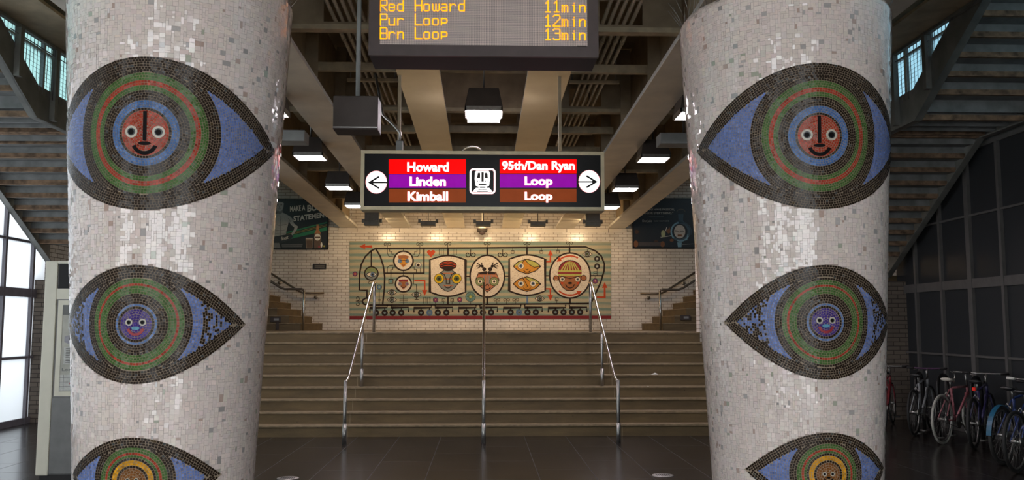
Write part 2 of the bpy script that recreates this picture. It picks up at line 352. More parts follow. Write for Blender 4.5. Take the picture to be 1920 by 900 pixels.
# ---------------------------------------------------------------- roof steel
def girders():
    names = {0: 'left outer', 1: 'left inner', 2: 'left centre', 3: 'right centre', 4: 'right inner', 5: 'right outer'}
    labs = ['pale steel girder crossing in front of the bottle poster with the muscular man',
            'wide pale steel girder running behind the hanging grey box on a pole',
            'pale girder with golden reflections, left of the central lamp',
            'pale girder with golden reflections, right of the central lamp',
            'wide pale steel girder to the right of the lit destination sign, its left edge bright',
            'pale steel girder crossing in front of the blue bottle poster']
    for i, (x0, x1) in enumerate(((-3.56, -3.13), (-2.27, -1.81), (-.91, -.46), (.46, .91), (1.81, 2.27), (3.13, 3.56))):
        y0, y1 = 4.2, 21.9; o = (0.5*(x0+x1), y0, zb(y0))
        g = tag(thing('steel_girder', labs[i], 'girder', o), None, None, 'girders under the tracks')
        c = (x0+x1)/2
        def bx(a, b, z0, z1, m): return local(MB().box(a, b, y0, y1, zb(0)+z0, zb(0)+z1, m, SL, 0), o)
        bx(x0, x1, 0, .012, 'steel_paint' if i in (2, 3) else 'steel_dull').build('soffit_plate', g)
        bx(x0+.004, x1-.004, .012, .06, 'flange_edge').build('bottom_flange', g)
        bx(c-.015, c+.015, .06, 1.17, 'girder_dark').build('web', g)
        for k in range(8):
            y = y0+1.6+k*2
            for a, b in ((c-.16, c-.015), (c+.015, c+.16)): local(MB().box(a, b, y, y+.02, zb(y)+.06, zb(y)+1.15, 'girder_dark'), o).build('stiffener', g)
    for s, lab in ((-1, 'brown girder along the left edge of the hall above the barred screen'), (1, 'brown girder along the right edge of the hall above the barred screen')):
        o = (s*5.30, 4, 5.29); g = thing('edge_girder', lab, 'girder', o, 0, 'girders under the tracks')
        local(MB().box(*sorted((s*5.08, s*(5.74 if s < 0 else 5.63))), 4, 14.9, 5.29, 5.33, 'girder_dark'), o).build('bottom_flange', g)
        local(MB().box(s*5.30-.02, s*5.30+.02, 4, 14.9, 5.33, 5.37, 'girder_dark'), o).build('web', g)
girders()
def cross():
    Ys = (8.7, 11.87, 16.2, 19.4)
    labs = ['dark cross beam between the girders above the departure board', 'dark cross beam with pale lower flange just above the central lamp', 'dark cross beam with pale lower flange seen over the side lamps nearest the mural wall', 'dark cross beam nearest to the mural wall']
    xs = [-3.33, -2.055, -2.025, -.70, -.67, .67, .70, 2.025, 2.055, 3.33]
    for k, Y in enumerate(Ys):
        z = zb(Y)+.33; o = (0, Y, z); g = thing('cross_beam', labs[k], 'beam', o, 0, 'cross beams under the deck'); g['kind'] = 'thing'
        w = MB(); fl = MB()
        for a, b in zip(xs[0::2], xs[1::2]):
            fl.box(a, b, Y-.06, Y+.06, z, z+.05, 'cross')
            if .8 > abs(a) > .69 or .8 > abs(b) > .69:     # conduit opening
                sg = 1 if a > 0 else -1; p, q = sorted((sg*1.18, sg*1.62))
                w.box(a, p, Y-.012, Y+.012, z+.05, 5.6-.0158*Y, 'girder_dark').box(q, b, Y-.012, Y+.012, z+.05, 5.6-.0158*Y, 'girder_dark')
                w.box(p, q, Y-.012, Y+.012, z+.05, z+.09, 'girder_dark').box(p, q, Y-.012, Y+.012, z+.34, 5.6-.0158*Y, 'girder_dark')
            else: w.box(a, b, Y-.012, Y+.012, z+.05, 5.6-.0158*Y, 'girder_dark')
        local(w, o).build('web_plate', g); local(fl, o).build('bottom_flange', g)
    # slim channels between the two central girders and in the side bays
    n = 0
    for a, b, side in ((-.67, .67, 'centre'), (-2.02, -.70, 'left'), (.70, 2.02, 'right')):
        for Y in (10.15, 13.2, 14.6):
            a += .02; b -= .02
            z = zb(Y)+.36
            o = (0.5*(a+b), Y, z)
            tag(local(MB().box(a, b, Y-.035, Y+.035, z, z+.022, 'cross').box(a, b, Y-.035, Y-.02, z+.022, z+.1, 'cross'), o).build('channel_bar', None, o),
                {'centre': 'slim beige channel bar between the two gold-lit girders, ', 'left': 'slim beige channel bar in the bay left of the gold-lit girders, ', 'right': 'slim beige channel bar in the bay right of the gold-lit girders, '}[side]+{10.15: 'nearest the departure board', 13.2: 'middle one', 14.6: 'nearest the mural'}[Y], 'bar', 'slim channel bars under the deck')
    # conduits
    for s in (-1, 1):
        for i in range(5):
            x = s*(1.24+i*.075); y0, y1 = 4.5, 21.5; zc = .52
            o = (x, y0, zb(y0)+zc); g = MB().tube([(x, y0, zb(y0)+zc), (x, y1, zb(y1)+zc)], .021, 'conduit', 8)
            for y in (7.3, 9.45, 12.7, 15.5): g.tube([(x, y, zb(y)+zc), (x, y+.08, zb(y+.08)+zc)], .027, 'conduit', 8)
            tag(local(g, o).build('conduit', None, o), f'{["innermost", "second", "middle", "fourth", "outermost"][i]} pipe of the conduit bundle on the {"left" if s < 0 else "right"} of the departure board', 'pipe', 'conduit bundles under the deck')
        for Y, w in ((7.75, 'nearest the camera'), (10.9, 'middle one'), (13.7, 'nearest the mural')):
            z = zb(Y)+.46; o = (s*1.4, Y, z)
            h = MB().box(s*1.4-.32, s*1.4+.32, Y-.03, Y+.03, z, z+.035, 'cross')
            for q in (-.28, .28): h.tube([(s*1.4+q, Y, z), (s*1.4+q, Y, 5.60+SL*Y)], .008, 'dull_steel', 6)
            tag(local(h, o).build('conduit_trapeze', None, o), f'metal trapeze bar carrying the {"left" if s < 0 else "right"} conduit bundle, {w}', 'bracket', 'conduit trapezes')
cross()
# ---------------------------------------------------------------- lamps
def lamps():
    def lamp(x, Y, label):
        z = zb(Y)-.2; o = (x, Y, z); g = thing('ceiling_lamp', label, 'lamp', o, 0, 'square fluorescent ceiling lamps')
        h = MB(); a, b, t = .215, .17, .27
        vs = [(-b, -b, t), (b, -b, t), (b, b, t), (-b, b, t), (-a, -a, .04), (a, -a, .04), (a, a, .04), (-a, a, .04)]
        h.add(vs, [(0, 1, 2, 3), (0, 4, 5, 1), (1, 5, 6, 2), (2, 6, 7, 3), (3, 7, 4, 0)], 'hood'); h.build('hood', g)
        MB().box(-a, a, -a, -a+.02, 0, .05, 'dull_steel').box(-a, a, a-.02, a, 0, .05, 'dull_steel').box(-a, -a+.02, -a, a, 0, .05, 'dull_steel').box(a-.02, a, -a, a, 0, .05, 'dull_steel').build('rim', g)
        MB().box(-a+.03, a-.03, -a+.03, a-.03, -.045 if x == 0 else .006, .03, 'tube').build('diffuser', g)
        MB().tube([(0, 0, t), (0, 0, 5.62+SL*Y-z)], .012, 'dull_steel', 6).build('stem', g)
    lamp(0, 9.95, 'lit square lamp hanging between the two central girders above the destination sign')
    rows = ((9.95, 'beside the column at the front of its row'), (12.47, 'nearest and largest of its row'), (15.0, 'second of its row beside the destination sign'), (17.1, 'farthest of its row, half behind the destination sign'))
    for s, sd in ((-2.47, 'left'), (2.45, 'right')):
        for Y, w in rows:
            if Y < 10: w = 'hidden at the edge of the mosaic column'
            lamp(s, Y, f'lit square lamp in the {sd} bay, {w}')
    # wall washers that light the mural
    for i, x in enumerate((-2.56, -1.27, 0, 1.26, 2.53)):
        Y = 20.2; z = 3.88; o = (x, Y, z)
        w = ['at the far left', 'second from left', 'above the dome camera', 'second from right', 'at the far right'][i]
        g = thing('wall_washer_lamp', f'small grey wall-washing lamp under the ceiling, {w} of five', 'lamp', o, 0, 'wall washers lighting the mural')
        h = MB(); h.box(-.17, .17, -.12, .12, 0, .10, 'light_grey').box(-.23, -.17, -.05, .05, .07, .15, 'light_grey').box(.17, .23, -.05, .05, .07, .15, 'light_grey')
        if i in (0, 4): h.box(-.16, .16, -.08, .10, .11, .33, 'light_grey')
        h.build('housing', g)
        MB().quad((-.15, .125, .005), (.15, .125, .005), (.15, .20, .10), (-.15, .20, .10), 'warm_lamp').build('lamp_lens', g)
        MB().tube([(0, 0, .1), (0, 0, 5.62+SL*Y-z)], .012, 'dull_steel', 6).build('stem', g)
    # dome camera
    p = at(904, 425, 21.3); o = (p[0], 21.3, p[2]); g = thing('ceiling_dome_camera', 'white-topped dome security camera hanging above the mural', 'camera', o)
    MB().lathe((0, 0, 0), [(.02, .10), (.06, .08), (.095, .02), (.10, -.03), (.10, -.075), (.0, -.075)], 'kiosk_frame').build('housing', g)
    MB().lathe((0, 0, 0), [(.128, -.05), (.13, -.09), (.115, -.13), (.09, -.13)], 'grey_box').build('collar', g)
    MB().lathe((0, 0, 0), [(.085, -.115), (.08, -.15), (.055, -.19), (.0, -.21)], 'bezel').build('lens_dome', g)
    MB().tube([(0, 0, .1), (0, 0, 5.62+SL*21.3-p[2])], .018, 'kiosk_frame', 8).build('stem', g)
    # pale boxes hung beside the girders
    for s, sd in ((-1, 'left'), (1, 'right')):
        Y = 11.2; xa = s*2.30; xb = s*2.98; z0 = 3.955; o = ((xa+xb)/2, Y, z0)
        g = thing('hanging_light_box', f'pale grey oblong box hung beside the {sd} column near the lamps', 'lamp', o, 0, 'pale hanging boxes')
        local(MB().bevel_box(*sorted((xa, xb)), Y, Y+.30, z0, z0+.145, 'light_grey', .008), o).build('housing', g)
        MB().tube([(.0, .15, .13), (.0, .15, 5.62+SL*Y-z0)], .012, 'dull_steel', 6).build('stem', g)
lamps()
# ---------------------------------------------------------------- hanging box on a pole
def hang_box():
    a = at(625, 179, 6); b = at(708, 243, 6); o = ((a[0]+b[0])/2, 6, b[2])
    g = thing('hanging_speaker_box', 'grey-brown metal box hanging on a thin pole left of the departure board', 'box', o)
    w = (b[0]-a[0])/2; h = a[2]-b[2]
    MB().bevel_box(-w, w, 0, .2, 0, h, 'grey_box', .006).build('housing', g)
    MB().box(-w+.004, w-.004, -.004, 0, .012, .018, 'dull_steel').build('seam_strip', g)
    MB().tube([(0, .1, h), (0, .1, zb(6)-o[2])], .016, 'light_grey', 10).build('pole', g)
hang_box()
# ---------------------------------------------------------------- main stair
def stairs():
    D, T, R_ = 12.95, .245, .165
    o = (0, D, 0); g = thing('concrete_staircase', 'broad olive concrete staircase of nine steps below the mural', 'stairs', o)
    for k in range(9):
        y0 = D+k*T; y1 = y0+T+(.02 if k < 8 else 0); last = k == 8
        w = 4.38 if k < 8 else 3.68
        y1 = y0+T+.02 if not last else YB-.01
        m = MB()
        z1 = (k+1)*R_
        m.box(-w, w, y0, y1, 0 if not last else z1-.6, z1-.022, 'concrete')
        m.box(-w, w, y0-.018, y1, z1-.022, z1, 'nosing' if not last else 'nosing')
        if last: m.box(-7.45, -3.68, 15.2, YB-.01, z1-.6, z1, 'concrete').box(3.68, 7.45, 15.2, YB-.01, z1-.6, z1, 'concrete')
        # casting joints in the riser, slightly recessed strips of lighter mortar
        for x in (-1.95, 2.03):
            m.box(x-.006, x+.006, y0-.002, y0+.01, (k)*R_, z1-.022, 'nosing')
        local(m, o).build('step' if not last else 'landing', g)
    for s, sd in ((-1, 'left'), (1, 'right')):
        o = (s*3.97, 19.4, LZ); q = thing('side_staircase', f'short concrete side stair rising from the landing on the {sd}', 'stairs', o, 0, 'side stairs off the landing')
        for k in range(6):
            x0 = s*(3.97+.262*k); x1 = s*5.62
            local(MB().box(*sorted((x0, x1)), 19.4, YB-.01, LZ+k*R_, LZ+(k+1)*R_-.02, 'concrete').box(*sorted((x0-s*.012, x1)), 19.385, YB-.01, LZ+(k+1)*R_-.02, LZ+(k+1)*R_, 'nosing'), o).build('step', q)
        local(MB().box(*sorted((s*5.62, s*7.48)), 15.3, YB-.01, LZ+5*R_, LZ+6*R_, 'concrete'), o).build('landing', q)
        p = at(517 if s < 0 else 1285, 599 if s < 0 else 595.5, 19.38); o2 = (p[0], 19.384, p[2])
        t = thing('step_light', f'small dull metal step light set in the flank of the {sd} side stair', 'lamp', o2, 0, 'step lights')
        MB().box(-.11, .11, -.02, .0, -.055, .055, 'grey_box').build('cover_plate', t)
        MB().box(-.04, .07, -.026, -.02, -.02, .025, 'light_grey').build('lens', t)
        if s < 0: MB().box(.01, .07, -.012, .012, -.22, -.055, 'grey_box').build('cable_duct', t)
    p = at(1228, 697, 13.98); o = (p[0], p[1], 5*R_)
    bm = MB(); bm.add([(-.05, -.02, .0), (.05, -.03, .004), (.06, .03, .0), (.0, .05, .012), (-.06, .03, .0), (0, 0, .03)], [(0, 1, 5), (1, 2, 5), (2, 3, 5), (3, 4, 5), (4, 0, 5), (0, 4, 3, 2, 1)], 'paper')
    tag(bm.build('paper_scrap', None, o), 'small crumpled white paper scrap lying on a step at right', 'litter')
    o = (2.55, 13.67, 4*R_)
    tag(MB().add([(-.012, -.01, 0), (.012, -.012, 0), (.01, .012, 0), (-.011, .01, 0), (0, 0, .01)], [(0, 1, 4), (1, 2, 4), (2, 3, 4), (3, 0, 4), (3, 2, 1, 0)], 'paper').build('paper_crumb', None, o), 'tiny white crumb of paper on a step near the right handrail', 'litter')
    # floor drains
    for px, py, lab in ((540, 897, 'oval-looking round floor drain beside the left column'), (1243, 891.5, 'round slotted floor drain beside the right column')):
        d = (np.array([0, 0, 0]) + 0); dd = FW*F+RT*(px-960)+UP*(450-py); t = (0-EYE)/dd[2]; o = (dd[0]*t, dd[1]*t, 0)
        q = thing('floor_drain', lab, 'drain', o, 0, 'floor drains')
        MB().lathe((0, 0, 0), [(.115, 0), (.115, .004), (.105, .006), (0, .006)], 'dull_steel', 32).build('rim', q)
        sl = MB()
        for i in range(-3, 4):
            h = .07 if abs(i) < 2 else .045
            sl.box(i*.022-.006, i*.022+.006, -h, h, .006, .0072, 'black_matte')
        sl.build('slot_grille', q)
stairs()
# ---------------------------------------------------------------- handrails
def rails():
    R_ = .165; zt = .85
    labs = {-1: 'stainless handrail on the stair at left, in front of the train nose of the mural', 0: 'stainless handrail down the middle of the broad stair', 1: 'stainless handrail on the stair at right, before the tail of the mural'}
    for s, x in ((-1, -1.875), (0, .012), (1, 1.86)):
        yb_ = 12.2; o = (x, yb_, 0); g = thing('stair_handrail', labs[s], 'handrail', o, 0, 'stainless handrails on the broad stair')
        yt = 12.95+8*.245+.35
        def L(pts, r, nm, m='stainless'): local(MB().tube(pts, r, m, 12), o).build(nm, g)
        L([(x, yb_, 0), (x, yb_, zt)], .024, 'post', 'dull_steel'); L([(x, yb_, 0), (x, yb_, .27)], .030, 'post_sleeve', 'dull_steel')
        L([(x, yb_, zt-.03), (x, yb_+.12, zt-.015), (x, yb_+.3, zt+.02), (x, yt-.15, LZ+zt-.02), (x, yt, LZ+zt), (x, yt+.12, LZ+zt)], .022, 'rail')
        ym = 12.95+3*.245+.13; zm = 4*R_
        f = (ym-(yb_+.3))/(yt-.15-yb_-.3); L([(x, ym, zm), (x, ym, zt+.02+f*(LZ-.04))], .021, 'middle_post', 'dull_steel'); L([(x, ym, zm), (x, ym, zm+.27)], .028, 'middle_post_sleeve', 'dull_steel')
        L([(x, yt, LZ), (x, yt, LZ+zt)], .024, 'top_post', 'dull_steel')
    for s, sd in ((-1, 'left'), (1, 'right')):
        k = .63
        x0 = s*3.9; Y = 19.32; zz = LZ+.9; o = (x0, Y, LZ)
        g = thing('side_post_handrail', f'steel handrail with a floor post beside the {sd} side stair', 'handrail', o, 0, 'side stair handrails')
        local(MB().tube([(x0, Y, LZ), (x0, Y, zz-.03)], .024, 'stainless', 10), o).build('post', g)
        local(MB().tube([(x0, Y, zz-.02), (x0+s*.05, Y, zz), (x0+s*.42, Y, zz), (x0+s*.52, Y, zz+.04), (x0+s*1.75, Y, zz+.04+k*1.23)], .026, 'dark_rail', 10), o).build('rail', g)
        Y = 21.86; xa = s*3.92; zz = LZ+.905; o = (xa, Y, zz)
        g = thing('wall_handrail', f'dark handrail fixed to the back wall behind the {sd} side stair', 'handrail', o, 0, 'side stair handrails')
        local(MB().tube([(xa, Y, zz), (xa+s*.5, Y, zz), (xa+s*.62, Y, zz+.05), (xa+s*1.85, Y, zz+.05+k*1.23)], .026, 'dark_rail', 10), o).build('rail', g)
        for dx, dz in ((.22, -.0), (1.12, .36)):
            q = MB().tube([(xa+s*dx, Y, zz+dz-.02), (xa+s*dx, Y, zz+dz-.09), (xa+s*dx, YB-.01, zz+dz-.10)], .012, 'dull_steel', 8).lathe((xa+s*dx, YB-.025, zz+dz-.1), [(.045, 0), (.045, .025)], 'dull_steel', 14, 'y')
            local(q, o).build('wall_bracket', g)
rails()
# ================================================================ mosaic columns
def tess_mesh(name, quads, cols, mats, parent, extra=None):
    """quads: (n,4,3) tiles; cols: (n,3); extra: MB whose faces use the other materials"""
    n = len(quads); V = quads.reshape(-1, 3); ev = np.array(extra.v) if extra and extra.v else np.zeros((0, 3))
    o = 4*n; faces = np.arange(4*n).reshape(n, 4).tolist()
    ef = [[i+o for i in f] for f in (extra.f if extra else [])]
    me = bpy.data.meshes.new(name); me.from_pydata(np.vstack([V, ev]).tolist(), [], faces+ef)
    for m in mats: me.materials.append(m)
    me.polygons.foreach_set('material_index', [0]*n+([1+i for i in extra.m] if extra else []))
    at_ = me.attributes.new('tint', 'FLOAT_COLOR', 'FACE'); c = np.ones((n+len(ef), 4), np.float32); c[:n, :3] = cols; at_.data.foreach_set('color', c.ravel())
    me.polygons.foreach_set('use_smooth', [False]*n+(extra.smooth if extra else [])); me.update()
    ob = bpy.data.objects.new(name, me); C.objects.link(ob); ob.parent = parent; return ob
def outline(Lh, H, n=160):
    t = np.linspace(-1, 1, n); sg = np.sign(t); u = Lh*np.sin(t*pi/2)
    v = H*np.cos(np.clip(u/Lh, -1, 1)*pi/2)**1.06
    return u, np.nan_to_num(v)
PAL = {'dark': (.026, .017, .012), 'green': (.062, .135, .034), 'red': (.37, .045, .022), 'blue': (.075, .16, .36), 'sclera': (.15, .215, .46), 'violet': (.06, .035, .20), 'brown': (.20, .075, .018), 'gold': (.62, .28, .012), 'lblue': (.12, .20, .40)}
def column(name, label, Xc, Yc, r0, k, eyes, seed):
    rng = np.random.default_rng(seed)
    root = thing('mosaic_column', label, 'column', (Xc, Yc, 0), 0, 'mosaic clad columns'); root['kind'] = 'thing'
    zT = 3.50; rad = lambda z: r0+k*(z-1.6)
    def surf(th, z, h):
        r = np.where(z > zT-.06, rad(zT-.06)-.03*((z-zT+.06)/.06)**2, rad(z))+h
        return np.stack([r*np.sin(th), -r*np.cos(th), z], -1)
    # eye geometry
    E_ = []
    for (th0, z0, Lh, H, ri, kind) in eyes: E_.append((th0, z0, Lh, H, ri, kind, rad(z0)))
    # grout core
    core = MB(); nz = 40
    zs = np.concatenate([np.linspace(0, zT-.06, nz), np.linspace(zT-.05, zT, 6)])
    core.lathe((0, 0, 0), [(float(np.linalg.norm(surf(np.array(0.), np.array(z), 0)[:2])), float(z)) for z in zs]+[(.25, zT)], M['grout_w'], 96)
    # white tile packing
    g = .0128; nc = int(2*pi*rad(1.9)/g); nr = int(zT/g); occ = np.zeros((nr, nc), bool); Q = []; CC = []
    shapes = [(2, 2)]*9+[(2, 1), (1, 2)]*3+[(1, 1)]*2+[(3, 2), (2, 3)]
    order = rng.integers(0, len(shapes), nr*nc)
    cell = []
    for i in range(nr):
        for j in range(nc):
            if occ[i, j]: continue
            a, b = shapes[order[i*nc+j]]
            if i+a > nr: a = 1
            while b > 1 and (j+b > nc or occ[i, j:j+b].any()): b -= 1
            if a > 1 and occ[i:i+a, j:j+b].any(): a = 1
            occ[i:i+a, j:j+b] = True; cell.append((i, j, a, b))
    cell = np.array(cell, float); dth = 2*pi/nc
    gap = .0012
    z0 = cell[:, 0]*g+gap/2; z1 = (cell[:, 0]+cell[:, 2])*g-gap/2; z1 = np.minimum(z1, zT-.001)
    rr = rad((z0+z1)/2)
    t0 = cell[:, 1]*dth-pi+gap/2/rr; t1 = (cell[:, 1]+cell[:, 3])*dth-pi-gap/2/rr
    tc = (t0+t1)/2; zc = (z0+z1)/2; keep = np.ones(len(cell), bool)
    for th0, ez, Lh, H, ri, kd, R_ in E_:
        u = (tc-th0)*R_; v = zc-ez; ho = H*np.cos(np.clip(u/Lh, -1, 1)*pi/2)**1.06
        keep &= ~((np.abs(u) < Lh) & (np.abs(v) < ho-.004))
    sk = rng.normal(0, .0008, (len(cell), 4)); 
    a_, b_ = rng.normal(0, .00032, (2, len(cell), 1))
    h = .0016+a_*np.array([[-1, 1, 1, -1]])+b_*np.array([[-1, -1, 1, 1]])
    tA = np.stack([t0, t1, t1, t0], 1)+sk/rr[:, None]*.5; zA = np.stack([z0, z0, z1, z1], 1)+rng.normal(0, .00045, (len(cell), 4)); zA = np.minimum(zA, zT)
    Q = surf(tA, zA, h)[keep]
    n = len(cell); base = np.array([.76, .645, .585])*(1+rng.normal(0, .032, (n, 1)))*(1+rng.normal(0, .015, (n, 3)))
    p = rng.random(n); base[p < .026] = np.array([.43, .39, .37])*(1+rng.normal(0, .14, ((p < .026).sum(), 1)))
    q = (p > .035) & (p < .047); base[q] = [.50, .36, .30]
    q = (p > .047) & (p < .054); base[q] = [.42, .42, .33]
    tess_mesh('shaft', Q, base[keep], [M['tess'], M['grout_w']], root, core)
    MB().lathe((0, 0, 0), [(.24, zT-.3), (.24, zb(Yc)-.01)], 'girder_dark', 28).build('steel_core', root)
    # spikes that keep birds off the top
    sp = MB()
    for i in range(90):
        a = 2*pi*i/90+random.uniform(-.02, .02); r = rad(zT)-.035; tilt = random.uniform(-.02, .13)
        p0 = (r*sin(a), -r*cos(a), zT-.01); p1 = ((r+tilt)*sin(a+.05), -(r+tilt)*cos(a+.05), zT+random.uniform(.09, .15))
        sp.tube([p0, p1], .0013, 'dull_steel', 4)
    so = sp.build('bird_spikes', root); so['kind'] = 'stuff'
    # eyes
    w = .0128
    for th0, ez, Lh, H, ri, kind, R_ in E_:
        def S_(u, v, h): return surf(th0+np.asarray(u, float)/R_, ez+np.asarray(v, float), h)
        ou, ov = outline(Lh, H); OP = np.concatenate([np.stack([ou, ov], 1), np.stack([ou[::-1], -ov[::-1]], 1)])
        base = MB(); nu, nv = 64, 10; vs = []; fs = []
        uu = Lh*np.sin(np.linspace(-1, 1, nu+1)*pi/2); hh = H*np.cos(np.clip(uu/Lh, -1, 1)*pi/2)**1.06
        for i in range(nu+1):
            for j in range(nv+1): vs.append(S_(uu[i], hh[i]*(2*j/nv-1), .0034))
        for i in range(nu):
            for j in range(nv): fs.append((i*(nv+1)+j, (i+1)*(nv+1)+j, (i+1)*(nv+1)+j+1, i*(nv+1)+j+1))
        base.add(vs, fs, 'grout_e', True)
        nb = {1: 6, 2: 5, 3: 4}[kind]
        cen = []; dirs = []; rows = []
        # rows that follow the outline
        dens = np.concatenate([np.stack([a+(b-a)*t for t in np.linspace(0, 1, 6)[:-1]]) for a, b in zip(OP[:-1], OP[1:])])
        def dist(P): return np.sqrt(((P[:, None, :]-dens[None, ::3, :])**2).sum(-1)).min(1)
        for row in range(nb):
            d = (row+.5)*w
            for half in (1, -1):
                pl = np.stack([ou, half*ov], 1); tg = np.gradient(pl, axis=0); ln = np.linalg.norm(tg, axis=1, keepdims=True); ln[ln == 0] = 1; tg /= ln
                nn = np.stack([tg[:, 1], -tg[:, 0]], 1)*half; op = pl+nn*d
                seg = np.linalg.norm(np.diff(op, axis=0), axis=1); s_ = np.concatenate([[0], np.cumsum(seg)]); m_ = int(s_[-1]/(w*1.16))
                ss = (np.arange(m_)+.5+rng.random()*.0)*s_[-1]/m_
                P = np.stack([np.interp(ss, s_, op[:, 0]), np.interp(ss, s_, op[:, 1])], 1); Tn = np.stack([np.interp(ss, s_, tg[:, 0]), np.interp(ss, s_, tg[:, 1])], 1)
                ok = (dist(P) > d-.25*w) & (half*P[:, 1] > (-.05*w if half > 0 else .6*w)) & (np.abs(P[:, 0]) < Lh-d*1.0)
                for a, b in zip(P[ok], Tn[ok]): cen.append(a); dirs.append(b); rows.append('dark')
        # concentric rows
        sc = ri/.303; B = {1: [(.118, 'red'), (.128, 'dark'), (.162, 'blue'), (.212, 'dark'), (.238, 'green'), (.268, 'red'), (.303, 'green'), (.375, 'dark')],
             2: [(.075, 'violet'), (.089, 'dark'), (.106, 'lblue'), (.158, 'dark'), (.188, 'green'), (.204, 'red'), (.232, 'green'), (.275, 'dark')],
             3: [(.062, 'brown'), (.077, 'dark'), (.098, 'gold'), (.114, 'dark'), (.130, 'green'), (.146, 'red'), (.163, 'green'), (.21, 'dark')]}[kind]
        C0 = []; D0 = []; K0 = []
        r = w*.55
        while r < Lh:
            m_ = max(4, int(2*pi*r/(w*1.14))); ph = rng.random()*6.28
            a = ph+np.arange(m_)*2*pi/m_
            for x in a: C0.append((r*cos(x), r*sin(x))); D0.append((-sin(x), cos(x))); K0.append(r)
            r += w
        C0 = np.array(C0); ins = (np.abs(C0[:, 0]) < Lh-.02) & (np.abs(C0[:, 1]) < H*np.cos(np.clip(C0[:, 0]/Lh, -1, 1)*pi/2)**1.06)
        dd = np.zeros(len(C0)); dd[ins] = dist(C0[ins]); ok = ins & (dd > nb*w-.05*w)
        for i in np.nonzero(ok)[0]:
            r = K0[i]; nm = 'sclera'
            for lim, c_ in B:
                if r <= lim: nm = c_; break
            q_ = (r-B[-1][0])/(Lh-.1-B[-1][0])
            if nm == 'sclera' and kind == 2 and .22 < q_ < .85 and rng.random() < .75-.6*q_: nm = 'dark'
            cen.append(C0[i]); dirs.append(D0[i]); rows.append(nm)
        cen = np.array(cen); dirs = np.array(dirs); nn = np.stack([-dirs[:, 1], dirs[:, 0]], 1); m_ = len(cen)
        hw = .5*w-.0009; quads = []; ta, tb = rng.normal(0, .00022, (2, m_))
        for a, b in ((-1, -1), (1, -1), (1, 1), (-1, 1)):
            P = cen+dirs*(a*(hw+.07*w))+nn*(b*hw)+rng.normal(0, .00032, (m_, 2)); quads.append(S_(P[:, 0], P[:, 1], .0052+ta*a+tb*b))
        quads = np.stack(quads, 1)
        col = np.array([PAL[x] for x in rows])*(1+rng.normal(0, .16, (m_, 1))); pr = rng.random(m_); dk = np.array([x == 'dark' for x in rows])
        col[dk & (pr < .03)] = (.07, .075, .075); col[dk & (pr > .985)] = (.07, .045, .02); col = np.clip(col, .002, 1)
        eye = tess_mesh('mosaic_eye', quads, col, [M['smalti'], M['grout_e']], root, base)
        # the little face inside the iris
        f = {1: sc, 2: sc*1.30, 3: sc*1.86}[kind]
        h0 = .0075
        def blob(mb, pts, m, lv=0):
            P = np.array(pts); c_ = P.mean(0); top = [S_(p[0], p[1], h0+.001*lv) for p in P]; bot = [S_(p[0], p[1], .004) for p in P]; n_ = len(P)
            mb.add(top+bot+[S_(c_[0], c_[1], h0+.001*lv)], [(i, (i+1) % n_, 2*n_) for i in range(n_)]+[(i, n_+i, n_+(i+1) % n_, (i+1) % n_) for i in range(n_)], m)
        circ = lambda x, y, rx, ry=None, n_=24: [(x+rx*cos(2*pi*i/n_), y+(ry or rx)*sin(2*pi*i/n_)) for i in range(n_)]
        def arc(mb, x, y, R, t, a0, a1, m, n_=16):
            for i in range(n_):
                p, q = a0+(a1-a0)*i/n_, a0+(a1-a0)*(i+1)/n_
                blob(mb, [(x+(R-t/2)*cos(p), y+(R-t/2)*sin(p)), (x+(R+t/2)*cos(p), y+(R+t/2)*sin(p)), (x+(R+t/2)*cos(q), y+(R+t/2)*sin(q)), (x+(R-t/2)*cos(q), y+(R-t/2)*sin(q))], m, .5)
        wh = flat('mosaic_white', (.52, .47, .38)); blk = flat('mosaic_black', (.005, .004, .004), .5, spec=.08); gr = flat('mosaic_slate', (.045, .05, .05), .3, spec=.3)
        ex, ey, er, pr_ = {1: (.067*f, .006, .031*f, .020*f), 2: (.035*f, .010, .0185*f, .0115*f), 3: (.0215*f, .004, .012*f, .0075*f)}[kind]
        for sx in (-1, 1):
            e = MB(); blob(e, circ(sx*ex, ey, er), wh, 0); blob(e, circ(sx*ex, ey, pr_), gr, .6); blob(e, circ(sx*ex-.001, ey-.001, pr_*.72), blk, 1.0); e.build('face_eye', eye)
        nz_ = MB()
        if kind == 1:
            blob(nz_, [(-.009*f, -.040*f), (.009*f, -.040*f), (.009*f, .112*f), (-.009*f, .112*f)], blk); blob(nz_, circ(0, -.053*f, .031*f, .0095*f), blk, .3)
        elif kind == 2: blob(nz_, circ(0, -.020*f, .021*f, .0095*f), flat('mosaic_sky', (.09, .28, .40)), .3)
        else: blob(nz_, circ(0, -.016*f, .0095*f, .005*f), blk, .3)
        nz_.build('face_nose', eye)
        mo = MB()
        if kind == 1: arc(mo, 0, -.047*f, .056*f, .019*f, pi*1.10, pi*1.90, blk)
        elif kind == 2: arc(mo, 0, -.016*f, .038*f, .014*f, pi*1.06, pi*1.94, flat('mosaic_lip', (.30, .015, .02)))
        else: arc(mo, 0, -.012*f, .024*f, .007*f, pi*1.1, pi*1.9, blk)
        mo.build('face_mouth', eye)
    return root
column('L', 'left mosaic column, its topmost eye pointing right with a red iris face', -1.738, 5.0, .5102, .0548, [(.046, 2.568, .79, .390, .300, 1), (0, 1.605, .582, .297, .222, 2), (-.008, .829, .447, .215, .160, 3)], 3)
column('R', 'right mosaic column with three tapering eyes pointing left, beside the bicycles', 1.8665, 5.3, .5347, .0526, [(-.033, 2.638, .800, .405, .303, 1), (.003, 1.617, .592, .312, .231, 2), (.009, .795, .462, .226, .163, 3)], 4)
